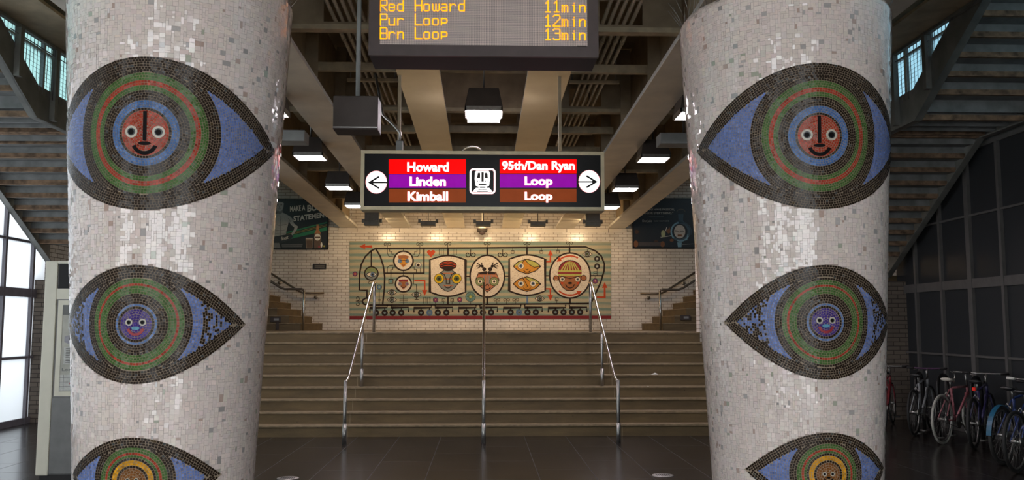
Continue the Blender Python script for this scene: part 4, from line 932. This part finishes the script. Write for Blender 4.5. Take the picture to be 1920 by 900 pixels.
    for i, x in enumerate((1522, 1542, 1562, 1583, 1604, 1624, 1644)): A.stroke([(1583+(x-1583)*.42, 222+abs(x-1583)*.12), (x, 284)], 6, LG, 2.7, 9)
    A.stroke(cap+[cap[0]], 5, K, 2.9); A.poly([(1500, 284), (1664, 284), (1663, 296), (1500, 296)], LG, 3).poly([(1500, 296), (1664, 296), (1663, 308), (1501, 308)], MR, 3).poly([(1502, 308), (1662, 308), (1662, 322), (1503, 322)], LG, 3)
    A.stroke([(1506, 322), (1545, 330), (1583, 342), (1622, 330), (1660, 322)], 5, K, 3.2); ey(A, 1530, 346, 18, CR, GY); ey(A, 1636, 346, 18, CR, GY); A.disc(1583, 372, 15, K, 3, 8); A.ring(1583, 376, 30, 6, K, 3.2, n=14, a0=.15, a1=pi-.15); A.disc(1528, 372, 9, RD, 2.8).disc(1638, 372, 9, RD, 2.8); fin(A, 'portrait_face', f)
    for a0, a1, R_ in ((-.35*pi, -.68*pi, 1), (.72*pi, .36*pi, 1)):
        A = new(); A.ring(1583, 320, 122, 10, RD, 2.4, 136, n=18, a0=a0, a1=a1); x, y = 1583+122*cos(a1), 320+136*sin(a1); t = np.array([122*sin(a1), -136*cos(a1)])*(1 if a1 < a0 else -1); t = t/np.linalg.norm(t); n_ = np.array([-t[1], t[0]]); p = np.array([x, y]); A.poly([p+n_*18, p+t*34, p-n_*18], RD, 2.6); fin(A, 'red_arrow', f)
mural()
# ================================================================ posters on the back wall
def posters():
    Y = YB-.03; k = 8.18; fn = lambda cx, cy: at(505+cx/k, 365+cy/k, Y)
    a = fn(62, 68); b = fn(900, 842); x0, x1, z1, z0 = a[0]-.12, b[0], a[2], b[2]; o = ((x0+x1)/2, Y, z0)
    g = thing('wall_poster', 'black poster of a muscular shirtless man with a bottle, reading MAKE A BOLD STATEMENT', 'poster', o, 0)
    def mk_frame(x0, x1, z0, z1, o, g, bg):
        f = MB(); t = .03; f.box(x0, x1, Y-.01, Y+.03, z0, z0+t, 'black').box(x0, x1, Y-.01, Y+.03, z1-t, z1, 'black').box(x0, x0+t, Y-.01, Y+.03, z0, z1, 'black').box(x1-t, x1, Y-.01, Y+.03, z0, z1, 'black'); local(f, o).build('frame', g)
        local(MB().box(x0+.01, x1-.01, Y, Y+.03, z0+.01, z1-.01, bg), o).build('sheet', g)
    mk_frame(x0, x1, z0, z1, o, g, flat('poster_black', (.018, .019, .019)))
    sk = flat('poster_skin', (.42, .43, .42)); sk2 = flat('poster_skin_shade', (.20, .20, .20)); hair = flat('poster_hair', (.02, .02, .02)); pw = flat('poster_white', (.85, .82, .75)); pg = flat('poster_green', (.025, .21, .095)); py_ = flat('poster_yellow', (.40, .37, .06)); glow = flat('poster_amber', (.46, .20, .08)); dk = flat('poster_darkbrown', (.13, .08, .05)); gs = flat('poster_glass', (.32, .24, .17))
    def new(): return Art(Y, fn, .0016)
    A = new()
    for dy, w, m in ((0, 26, pg), (32, 6, py_), (54, 7, py_), (105, 62, pg)): A.stroke([(262, 585+dy*.8), (886, 425+dy*.92)], w*.8, m, 1)
    local(A.mb, o).build('diagonal_stripes', g)
    A = new(); A.poly([(105, 110), (120, 85), (165, 78), (205, 90), (222, 130), (215, 190), (200, 235), (205, 275), (260, 300), (320, 335), (350, 365), (378, 440), (440, 490), (420, 540), (385, 590), (355, 622), (330, 615), (375, 540), (385, 505), (330, 460), (300, 400), (285, 470), (262, 560), (250, 640), (70, 650), (72, 520), (85, 320), (120, 290), (112, 240), (98, 170)], sk, 2)
    A.poly([(98, 120), (115, 80), (165, 72), (215, 88), (226, 140), (205, 118), (150, 112), (112, 125), (104, 150)], hair, 2.6); A.poly([(120, 240), (160, 255), (200, 240), (205, 275), (160, 300), (115, 285)], sk2, 2.5)
    A.rect(118, 152, 142, 162, hair, 2.7).rect(170, 152, 198, 162, hair, 2.7).rect(138, 214, 178, 222, sk2, 2.7).rect(150, 175, 164, 200, sk2, 2.7)
    A.stroke([(165, 330), (170, 480), (168, 630)], 10, sk2, 2.4); A.stroke([(80, 455), (165, 475), (265, 455)], 8, sk2, 2.4); A.stroke([(85, 540), (165, 550), (250, 538)], 6, sk2, 2.4); A.stroke([(90, 595), (165, 602), (245, 595)], 6, sk2, 2.4); A.stroke([(290, 360), (330, 420)], 9, sk2, 2.4)
    A.poly([(60, 645), (330, 600), (370, 640), (320, 690), (180, 740), (60, 730)], flat('poster_belt', (.03, .032, .034)), 2.8); A.poly([(70, 740), (150, 740), (175, 830), (60, 838)], sk2, 2); local(A.mb, o).build('man_picture', g)
    A = new(); text_on(A, 'MAKE A', 318, 178, 552, 262, pw, 3, .03, slant=-22/234); text_on(A, 'BOLD', 582, 162, 880, 270, pw, 3, .04, slant=-60/300); text_on(A, 'STATEMENT', 370, 330, 905, 412, pw, 3, .04, slant=-70/535); local(A.mb, o).build('lettering', g)
    A = new()
    for i, (xa, xb) in enumerate(((190, 510), (185, 505), (195, 500))): A.stroke([(xa, 768+i*16), (xb, 766+i*16)], 7, sk2, 3)
    text_on(A, 'finest', 180, 650, 292, 705, pw, 3.4, .01, slant=-.25); local(A.mb, o).build('small_print', g)
    A = new(); A.poly([(722, 478), (762, 478), (765, 540), (792, 600), (796, 690), (792, 825), (688, 825), (684, 690), (690, 600), (718, 540)], dk, 2); A.poly([(724, 470), (760, 470), (763, 540), (790, 595), (692, 595), (720, 540)], glow, 2.4); A.disc(740, 652, 46, pw, 2.6, 52); A.rect(700, 645, 782, 668, dk, 3); A.rect(722, 452, 762, 474, flat('poster_gold', (.30, .24, .08)), 2.6); local(A.mb, o).build('bottle_picture', g)
    A = new(); A.poly([(556, 670), (668, 670), (660, 822), (565, 822)], gs, 2); A.poly([(566, 700), (660, 700), (655, 812), (572, 812)], dk, 2.4); A.rect(560, 664, 664, 674, pw, 2.4); local(A.mb, o).build('glass_picture', g)
    A = new(); A.disc(765, 800, 18, flat('poster_strawberry', (.3, .05, .05)), 2.6).disc(840, 790, 14, py_, 2.6).disc(800, 770, 14, pw, 2.6, 40); local(A.mb, o).build('fruit_print', g)
    # second poster
    k2 = 8.185; fn = lambda cx, cy: at(1180+cx/k2, 365+cy/k2, Y)
    a = fn(40, 50); b = fn(1026, 826); x0, x1, z1, z0 = a[0], b[0]+.10, a[2], b[2]; o = ((x0+x1)/2, Y, z0)
    g = thing('wall_poster', 'black poster of a round blue glowing bottle, reading YOU HAVE EVERYTHING', 'poster', o, 0)
    mk_frame(x0, x1, z0, z1, o, g, flat('poster_navy', (.012, .014, .020)))
    def new(): return Art(Y, fn, .0016)
    tx = flat('poster_text', (.55, .53, .49)); cy_ = flat('poster_cyan', (.17, .33, .46)); cd = flat('poster_cyan_dark', (.045, .085, .125)); lb = flat('poster_label', (.48, .45, .43)); cp = flat('poster_copper', (.17, .07, .025)); lime = flat('poster_lime', (.36, .40, .24))
    A = new(); text_on(A, '"WHEN YOU HAVE PASSION,', 95, 210, 694, 246, tx, 3, .012); text_on(A, 'YOU HAVE EVERYTHING."', 130, 265, 672, 300, tx, 3, .012); text_on(A, 'Don Julio', 200, 385, 350, 432, tx, 3, .01); text_on(A, 'MAKE YOUR MOVE', 375, 397, 608, 414, tx, 3, .0); A.stroke([(300, 330), (530, 330)], 5, sk2, 2); local(A.mb, o).build('lettering', g)
    A = new(); A.disc(785, 570, 152, cd, 2, 150).disc(775, 565, 118, flat('poster_navy', (0, 0, 0)), 2.4, 118)
    A.ring(775, 568, 132, 22, cy_, 2.7, 140, n=24, a0=.75*pi, a1=1.45*pi).ring(785, 572, 135, 18, cy_, 2.7, 140, n=20, a0=.15*pi, a1=.62*pi).ring(800, 570, 150, 8, cd, 2.8, 150, n=20, a0=-.4*pi, a1=.1*pi); A.disc(772, 568, 86, lb, 3, 105); text_on(A, 'Don Julio', 700, 545, 842, 585, hair, 3.6, .02); A.rect(740, 612, 805, 640, cp, 3.4)
    A.poly([(750, 300), (830, 300), (825, 400), (850, 430), (720, 430), (755, 400)], cd, 2); A.ring(793, 262, 60, 9, flat('poster_cork', (.10, .07, .045)), 2.4, 40, n=16, a0=pi, a1=2*pi); A.poly([(735, 730), (805, 730), (800, 805), (745, 805)], cy_, 2.6); A.stroke([(830, 700), (880, 690), (900, 610)], 14, cy_, 2.6); local(A.mb, o).build('bottle_picture', g)
    A = new(); A.disc(520, 598, 32, lime, 2.8, 55); A.stroke([(555, 560), (575, 500)], 10, tx, 2.6); A.poly([(560, 560), (620, 500), (635, 580), (600, 600)], cp, 2.5); A.stroke([(480, 655), (640, 630)], 9, tx, 2.6); A.disc(650, 700, 30, cp, 2.4, 22).disc(510, 760, 35, cp, 2.2, 45).disc(100, 755, 38, cp, 2.2, 50).disc(115, 570, 30, flat('poster_ember', (.06, .025, .012)), 2).disc(410, 740, 30, flat('poster_ember', (0, 0, 0)), 2, 50)
    A.rect(150, 728, 480, 782, flat('poster_smoke', (.06, .05, .05)), 2.5); A.stroke([(810, 765), (980, 755)], 7, sk2, 2.6); local(A.mb, o).build('still_life_print', g)
    p = at(587, 494.5, YB-.02); q = at(611.5, 504.5, YB-.02); o = ((p[0]+q[0])/2, YB-.02, q[2]); g = thing('wall_plaque', 'small dark plaque on the brick wall left of the mural', 'plaque', o)
    local(MB().box(p[0], q[0], YB-.02, YB-.002, q[2], p[2], 'black_matte'), o).build('backing', g); w = q[0]-p[0]; h = p[2]-q[2]
    m = MB()
    for i in range(3): m.box(p[0]+w*.12, p[0]+w*.88, YB-.022, YB-.02, p[2]-h*(.32+.2*i)-.008, p[2]-h*(.32+.2*i)+.006, 'ink')
    local(m, o).build('small_print', g)
posters()
# ================================================================ map kiosk at the left
def kiosk():
    x0, x1, Y = -4.63, -3.60, 9.45; o = (x0, Y, 0)
    zt = at(84, 489, Y)[2]; za = at(110, 541, Y)[2]; zc = at(110, 561, Y)[2]; zm0 = at(110, 743, Y)[2]
    g = thing('map_kiosk', 'tall metal map kiosk half hidden behind the left mosaic column', 'kiosk', o)
    L = lambda mb, nm, p=g: local(mb, o).build(nm, p)
    L(MB().box(x0+.02, x1-.02, Y+.02, Y+.45, .06, zt-.02, 'kiosk_grey'), 'body')
    L(MB().box(x0+.03, x1-.03, Y+.03, Y+.44, 0, .06, 'black_matte'), 'plinth')
    f = MB(); f.bevel_box(x0, x0+.13, Y, Y+.06, .05, zt, 'kiosk_frame', .012).bevel_box(x1-.13, x1, Y, Y+.06, .05, zt, 'kiosk_frame', .012).box(x0+.13, x1-.13, Y+.005, Y+.05, zc, za, 'kiosk_frame').box(x0+.13, x1-.13, Y, Y+.05, zt-.03, zt, 'kiosk_frame')
    L(f, 'frame'); L(MB().box(x0+.14, x1-.14, Y+.012, Y+.03, za, zt-.03, 'black'), 'header_screen')
    L(MB().bevel_box(x0+.135, x1-.135, Y, Y+.03, .07, zm0-.015, 'kiosk_grey', .006), 'lower_panel')
    m0, m1 = x0+.20, x1-.15; zt2 = zc-.06; zb2 = zm0+.05
    b = MB(); b.box(m0-.05, m1+.02, Y+.008, Y+.02, zm0, zb2, 'kiosk_frame').box(m0-.05, m1+.02, Y+.008, Y+.02, zt2, zc-.012, 'kiosk_frame').box(m0-.05, m0, Y+.008, Y+.02, zb2, zt2, 'kiosk_frame').box(m1, m1+.02, Y+.008, Y+.02, zb2, zt2, 'kiosk_frame'); L(b, 'map_frame')
    fn = lambda cx, cy: (m0+cx, 0, zt2-cy); W = m1-m0; H = zt2-zb2
    P = MB().box(m0, m1, Y+.014, Y+.02, zb2, zt2, 'map_paper'); mp = L(P, 'map_sheet')
    A = Art(Y+.014, fn, .0012); A.rect(0, 0, W, .105, 'map_dark', 1)
    text_on(A, 'Rail CTA', .10, .035, .40, .085, 'map_paper', 2, .02); text_on(A, 'Loop', .02, .66, .15, .70, 'map_dark', 2, .02)
    A.rect(.06, .14, .27, .27, flat('map_white', (.62, .61, .57)), 1)
    for i in range(4): A.rect(.08, .16+i*.026, .25, .167+i*.026, 'ink', 1.6)
    A.poly([(.03, .33), (.10, .31), (.15, .36), (.10, .42), (.03, .39)], flat('map_lilac', (.36, .34, .38)), 1)
    A.rect(.03, .44, .26, .62, flat('map_white', (0, 0, 0)), 1)
    for i in range(9): A.rect(.05, .455+i*.018, .10, .462+i*.018, 'ink', 1.6).rect(.12, .455+i*.018, .22+.02*(i % 3), .461+i*.018, 'ink', 1.6)
    for i in range(6):
        A.rect(.40+.0*i, .16+i*.09, .7, .21+i*.09, flat('map_white', (0, 0, 0)), 1)
        for j in range(3): A.rect(.42, .17+i*.09+j*.012, .66, .175+i*.09+j*.012, 'ink', 1.6)
    A.rect(0, .73, W, H-.005, flat('map_white', (0, 0, 0)), 1)
    A.stroke([(.13, .74), (.13, H-.12), (.36, H-.12), (.36, .82), (.10, .82)], .018, 'map_red', 1.8); A.stroke([(.31, .74), (.31, H-.02)], .012, 'map_red', 1.8)
    for i in range(6): A.stroke([(.0, .76+i*.045), (W, .76+i*.045)], .003, 'ink', 1.4); A.stroke([(.04+i*.12, .73), (.04+i*.12, H-.005)], .003, 'ink', 1.4)
    local(A.mb, o).build('map_print', mp)
kiosk()
# ================================================================ steel stairs overhead
def steel_stairs():
    for s, xi, xo, lab in ((-1, -5.75, -7.42, 'rusty-edged steel stair overhead at the left, seen from below above the map kiosk'), (1, 5.63, 7.16, 'dark steel stair overhead at the right, seen from below above the bicycles')):
        a = sorted((xi, xo)); o = (0.5*(xi+xo), 12, 4.26); g = thing('steel_staircase', lab, 'stairs', o, 0, 'steel platform stairs')
        yA, yB, zS = (12.38, 11.30, 2.62) if s < 0 else (12.18, 11.11, 2.44); k = (4.26-zS)/(15.25-yA); zA = lambda y: zS+k*(15.25-y) if y > yA else (4.26 if y > yB else 4.26+.59*(yB-y))
        L = lambda mb, nm, p=g: local(mb, o).build(nm, p)
        for x, nm in ((xi, 'inner_stringer'), (xo, 'outer_stringer')):
            m = MB(); hh = .42 if x == xi else .40
            ys = [15.25, yA, yB, 8.2]
            for ya, yb_ in zip(ys[:-1], ys[1:]):
                q = [(x-.012, ya, zA(ya)), (x-.012, yb_, zA(yb_)), (x-.012, yb_, zA(yb_)+hh), (x-.012, ya, zA(ya)+hh)]; m.prism(q, (.024, 0, 0), 'stringer')
                e = s*(-1 if x == xi else 1); t = -e*.09
                for dz in (0, hh-.02):
                    q = [(x, ya, zA(ya)+dz), (x, yb_, zA(yb_)+dz), (x, yb_, zA(yb_)+dz+.02), (x, ya, zA(ya)+dz+.02)]; m.prism(q, (t, 0, 0), 'stringer')
            if x == xi:
                pass
            L(m, nm)
        y = 15.05; n = 0; b0, b1 = a[0]+.05, a[1]-.05
        def tread(y, z):
            t = L(MB().box(b0, b1, y-.27, y, z, z+.035, 'stair_grey').box(b0, b1, y-.285, y-.27, z+.0, z+.20, 'stair_grey'), 'tread')
            r = MB().box(b0, b1, y-.335, y-.285, z-.012, z+.0, 'rust').box(b0, b1, y-.298, y-.286, z, z+.065, 'rust'); L(r, 'edge_angle', t)
        while y > yA+.12: tread(y, zA(y-.33)+.03); y -= .27
        y = yB-.06
        while y > 8.4: tread(y, zA(y-.33)+.03); y -= .27
        m = MB().box(b0, b1, yB-.06, yA+.10, 4.40, 4.44, 'stair_grey').box(b0, b1, yB-.075, yB-.06, 4.36, 4.64, 'stair_grey').box(b0, b1, yA+.10, yA+.115, 4.20, 4.44, 'stair_grey')
        for yy in (yB+.07, yB+.37, yB+.67): m.box(b0, b1, yy, yy+.03, 4.28, 4.40, 'stair_grey')
        p = L(m, 'landing'); L(MB().box(b0, b1, yB-.02, yB+.04, 4.27, 4.34, 'rust'), 'edge_angle', p); L(MB().box(b0, b1, yA-.04, yA+.04, 4.27, 4.36, 'rust'), 'edge_angle', p)
        # barred screen between the stair and the hall
        o2 = (xi, 11, 5.0); sc = thing('barred_screen', f'barred mesh screen with daylight behind it above the {"left" if s < 0 else "right"} steel stair', 'screen', o2, 0, 'barred stair screens')
        L2 = lambda mb, nm: local(mb, o2).build(nm, sc)
        ps = (14.4, 13.48, 12.56, 11.64, 10.72, 9.80) if s < 0 else (14.1, 13.24, 12.38, 11.52, 10.66, 9.80)
        zt = 5.28; xs = xi-s*.05
        for y in ps: 
            zl = zA(y)
            if zl < zt-.5: L2(MB().box(xs-.035, xs+.035, y-.045, y+.045, zl+.03, zt, 'stringer'), 'post')
        L2(MB().box(xs-.03, xs+.03, 9.0, 14.6, zt-.035, zt, 'stringer'), 'top_rail')
        b = MB(); y = 14.6; i = 0
        while y > 9.6:
            z0 = zA(y)+.30
            if z0 < zt-.02: b.tube([(xs, y, z0), (xs, y, zt)], .0042, 'mullion', 5)
            y -= .0885
        zz = 3.0
        for zz in list(np.arange(3.6, 5.1, .055))+[5.16]:
            ys_ = [q for q in np.arange(14.6, 9.6, -.05) if zA(q)+.41 < zz]
            if ys_: b.tube([(xs, max(ys_), zz), (xs, min(ys_), zz)], .0022 if zz < 5.15 else .008, 'mullion', 4)
        L2(b, 'bar_mesh')
steel_stairs()
# ================================================================ bicycles and racks
def bike(label, loc, rz, frame, tyre, saddle, bars, extra=None, rim='dull_steel', R=.335, tw=.018, drop=False, mud=None, hz=.79):
    g = thing('bicycle', label, 'bicycle', loc, rz, 'bicycles parked in the dark bay'); wb = 1.02
    def wheel(x, nm):
        w = MB(); n = 40
        w.tube([(x+(R-tw)*cos(2*pi*i/n), 0, R+(R-tw)*sin(2*pi*i/n)) for i in range(n)], tw, tyre, 8, True)
        ob = w.build(nm, g)
        MB().tube([(x+(R-tw*2-.008)*cos(2*pi*i/n), 0, R+(R-tw*2-.008)*sin(2*pi*i/n)) for i in range(n)], .010, rim, 6, True).build('rim', ob)
        sp = MB(); m = 28
        for i in range(m):
            a = 2*pi*i/m; sd = .025*(1 if i % 2 else -1); c = a+(.5 if (i//2) % 2 else -.5)
            sp.tube([(x+.022*cos(c), sd, R+.022*sin(c)), (x+(R-tw*2-.01)*cos(a), 0, R+(R-tw*2-.01)*sin(a))], .0012, 'dull_steel', 3)
        sp.build('spokes', ob); MB().tube([(x, -.05, R), (x, .05, R)], .018, 'dull_steel', 10).build('hub', ob)
    wheel(0, 'rear_wheel'); wheel(wb, 'front_wheel')
    bb = (.43, 0, .28); st = (.33, 0, .74); ht = (.86+(.84-hz)*.3, 0, hz); hb = (.90, 0, .66)
    f = MB(); f.tube([bb, st], .016, frame).tube([st, ht], .015, frame).tube([hb, bb], .018, frame).tube([ht, hb], .020, frame)
    for sd in (-.055, .055): f.tube([(0, sd, R), (.33, sd*.4, .72)], .008, frame, 8).tube([(0, sd, R), (.42, sd*.6, .28)], .010, frame, 8)
    f.build('frame', g)
    k = MB()
    for sd in (-.05, .05): k.tube([(.905, sd*.7, .63), (.95, sd, .48), (wb, sd, R)], .011, frame, 8)
    k.tube([(.905, -.04, .63), (.905, .04, .63)], .016, frame, 8); k.build('fork', g)
    h = MB(); h.tube([ht, (.85, 0, .89), (.91, 0, .93)], .013, 'dull_steel', 8)
    if drop:
        for sd in (-1, 1): h.tube([(.91, 0, .93), (.91, sd*.19, .93), (.98, sd*.21, .92), (1.01, sd*.21, .85), (.96, sd*.21, .80), (.88, sd*.21, .80)], .012, bars, 8)
    else: h.tube([(.88, -.29, .945), (.91, -.1, .935), (.91, .1, .935), (.88, .29, .945)], .012, bars, 8)
    ho = h.build('handlebar', g)
    gp = MB()
    for sd in (-1, 1): gp.tube([(.875 if not drop else .89, sd*(.29 if not drop else .21), .945 if not drop else .80), (.855 if not drop else .96, sd*(.19 if not drop else .21), .94 if not drop else .80)], .017, 'black_matte' if extra != 'whitegrip' else 'paper', 8)
    gp.build('grip', ho)
    br = MB()
    for sd in (-1, 1): br.tube([(.91, sd*.16, .925), (.99, sd*.2, .91), (1.0, sd*.27, .93)], .006, 'dull_steel', 6)
    br.build('brake_lever', ho)
    sdl = MB(); pts = []; sx, sz = .12, -.10
    for i, (x, w_, z) in enumerate(((.05, .075, .965), (.10, .08, .955), (.18, .06, .945), (.25, .03, .945), (.31, .02, .94), (.325, .012, .93))):
        pts.append([(x+sx, w_*cos(t), z+sz+.022*sin(t)) for t in np.linspace(0, 2*pi, 12, endpoint=False)])
    vs = [p for r in pts for p in r]; fs = [(i*12+j, i*12+(j+1) % 12, (i+1)*12+(j+1) % 12, (i+1)*12+j) for i in range(5) for j in range(12)]+[list(range(12))[::-1], [60+j for j in range(12)]]
    sdl.add(vs, fs, saddle, True).build('saddle', g)
    MB().tube([(.33, 0, .73), (.30, 0, .845)], .013, 'dull_steel', 8).build('seat_post', g)
    c = MB(); c.lathe((bb[0], -.05, bb[2]), [(.0, -.004), (.095, -.004), (.095, 0), (.0, 0)], 'dull_steel', 28, 'y'); c.tube([(bb[0], -.07, bb[2]), (bb[0], .07, bb[2])], .018, 'dull_steel', 8)
    c.tube([(bb[0], -.075, bb[2]), (bb[0]+.12, -.085, bb[2]-.12)], .010, 'dull_steel', 6).tube([(bb[0], .075, bb[2]), (bb[0]-.12, .085, bb[2]+.12)], .010, 'dull_steel', 6); c.build('crankset', g)
    MB().box(bb[0]+.08, bb[0]+.16, -.17, -.09, bb[2]-.13, bb[2]-.11, 'black_matte').build('pedal', g); MB().box(bb[0]-.16, bb[0]-.08, .09, .17, bb[2]+.11, bb[2]+.13, 'black_matte').build('pedal', g)
    MB().tube([(0, -.055, R+.045), (bb[0], -.055, bb[2]+.095)], .004, 'black_matte', 5).tube([(0, -.055, R-.045), (bb[0], -.055, bb[2]-.095)], .004, 'black_matte', 5).lathe((0, -.055, R), [(0, -.01), (.045, -.01), (.035, .012), (0, .012)], 'dull_steel', 20, 'y').build('chain', g)
    b = MB(); b.tube([(.15, -.035, .66), (.15, -.05, .60), (.17, 0, .69), (.15, .05, .60), (.15, .035, .66)], .008, 'dull_steel', 6); b.build('rear_brake', g)
    if extra == 'redreflector': MB().bevel_box(.10, .128, -.02, .02, .745, .79, 'glowing_red_reflector', .006).build('rear_reflector', g)
    if mud:
        q = MB()
        for a in np.linspace(pi*.35, pi*.98, 13)[:-1]:
            a2 = a+pi*.63/12; r = R+.012
            q.quad((r*cos(a), -.028, R+r*sin(a)), (r*cos(a2), -.028, R+r*sin(a2)), (r*cos(a2), .028, R+r*sin(a2)), (r*cos(a), .028, R+r*sin(a)), mud)
        q.build('mudguard', g)
    return g
flat('pink_frame', (.38, .13, .15)); flat('white_tyre', (.42, .41, .36)); flat('white_saddle', (.62, .57, .49)); flat('black_tyre', (.018, .017, .016), .7); flat('black_saddle', (.02, .02, .02), .35); flat('red_frame', (.20, .02, .025)); flat('silver_frame', (.30, .31, .32), .3); flat('blue_frame', (.03, .055, .19)); flat('purple_bar', (.09, .03, .09)); flat('cyan_guard', (.015, .11, .20)); flat('navy_frame', (.035, .03, .10)); flat('dark_tyre', (.035, .033, .03), .7)
bike('red bicycle with black tyres half hidden behind the right mosaic column', (6.17, 13.55, 0), radians(58), 'red_frame', 'black_tyre', 'black_saddle', 'dull_steel', None)
bike('silver bicycle with purple handlebar among the racks behind the pink bicycle', (6.30, 12.85, 0), radians(50), 'silver_frame', 'black_tyre', 'black_saddle', 'purple_bar', None)
bike('pink bicycle with white saddle and white rear tyre', (6.22, 11.90, 0), radians(40), 'pink_frame', 'white_tyre', 'white_saddle', 'dull_steel', None, drop=True, hz=.735)
bike('black-tyred bicycle with a red rear reflector, right of the pink bicycle', (6.37, 11.40, 0), radians(49), 'navy_frame', 'black_tyre', 'black_saddle', 'dull_steel', 'redreflector', tw=.024)
bike('bicycle with a bright blue rear mudguard and white grips near the right edge', (6.01, 10.16, 0), radians(36), 'blue_frame', 'dark_tyre', 'black_saddle', 'dull_steel', 'whitegrip', mud='cyan_guard', tw=.022)
bike('blue bicycle nearest the camera at the right edge', (5.82, 9.59, 0), radians(38), 'blue_frame', 'black_tyre', 'black_saddle', 'dull_steel', None, tw=.02)
for i, (x, y, a, lab) in enumerate(((6.62, 13.30, 50, 'black hoop bicycle rack beside the silver bicycle'), (6.70, 12.74, 40, 'black hoop bicycle rack just left of the white saddle'), (6.86, 12.17, 44, 'black hoop bicycle rack behind the pink bicycle frame'))):
    g = thing('bicycle_rack', lab, 'rack', (x, y, 0), radians(a), 'hoop racks in the dark bay')
    MB().tube([(-.21, 0, 0), (-.21, 0, .68)]+[(-.21*cos(t), 0, .68+.2*sin(t)) for t in np.linspace(0, pi, 12)[1:-1]]+[(.21, 0, .68), (.21, 0, 0)], .028, 'black', 10).build('hoop', g)
    MB().lathe((-.21, 0, 0), [(.07, 0), (.07, .01), (.03, .012)], 'dull_steel', 16).lathe((.21, 0, 0), [(.07, 0), (.07, .01), (.03, .012)], 'dull_steel', 16).build('foot_plate', g)
# ================================================================ daylight and output
W = bpy.data.worlds.new('daylight'); S.world = W; W.use_nodes = True
bg = W.node_tree.nodes['Background']; bg.inputs[0].default_value = (.92, .965, 1.0, 1); bg.inputs[1].default_value = 2.55
V = S.view_settings; V.view_transform = 'Standard'; V.look = 'None'; V.gamma = 1; V.use_curve_mapping = False; V.exposure = 1.12
S.display_settings.display_device = 'sRGB'
cy = S.cycles; cy.max_bounces = 8; cy.diffuse_bounces = 4; cy.glossy_bounces = 4; cy.transmission_bounces = 4; cy.use_denoising = True
cy.sample_clamp_indirect = 6; cy.caustics_reflective = False; cy.caustics_refractive = False
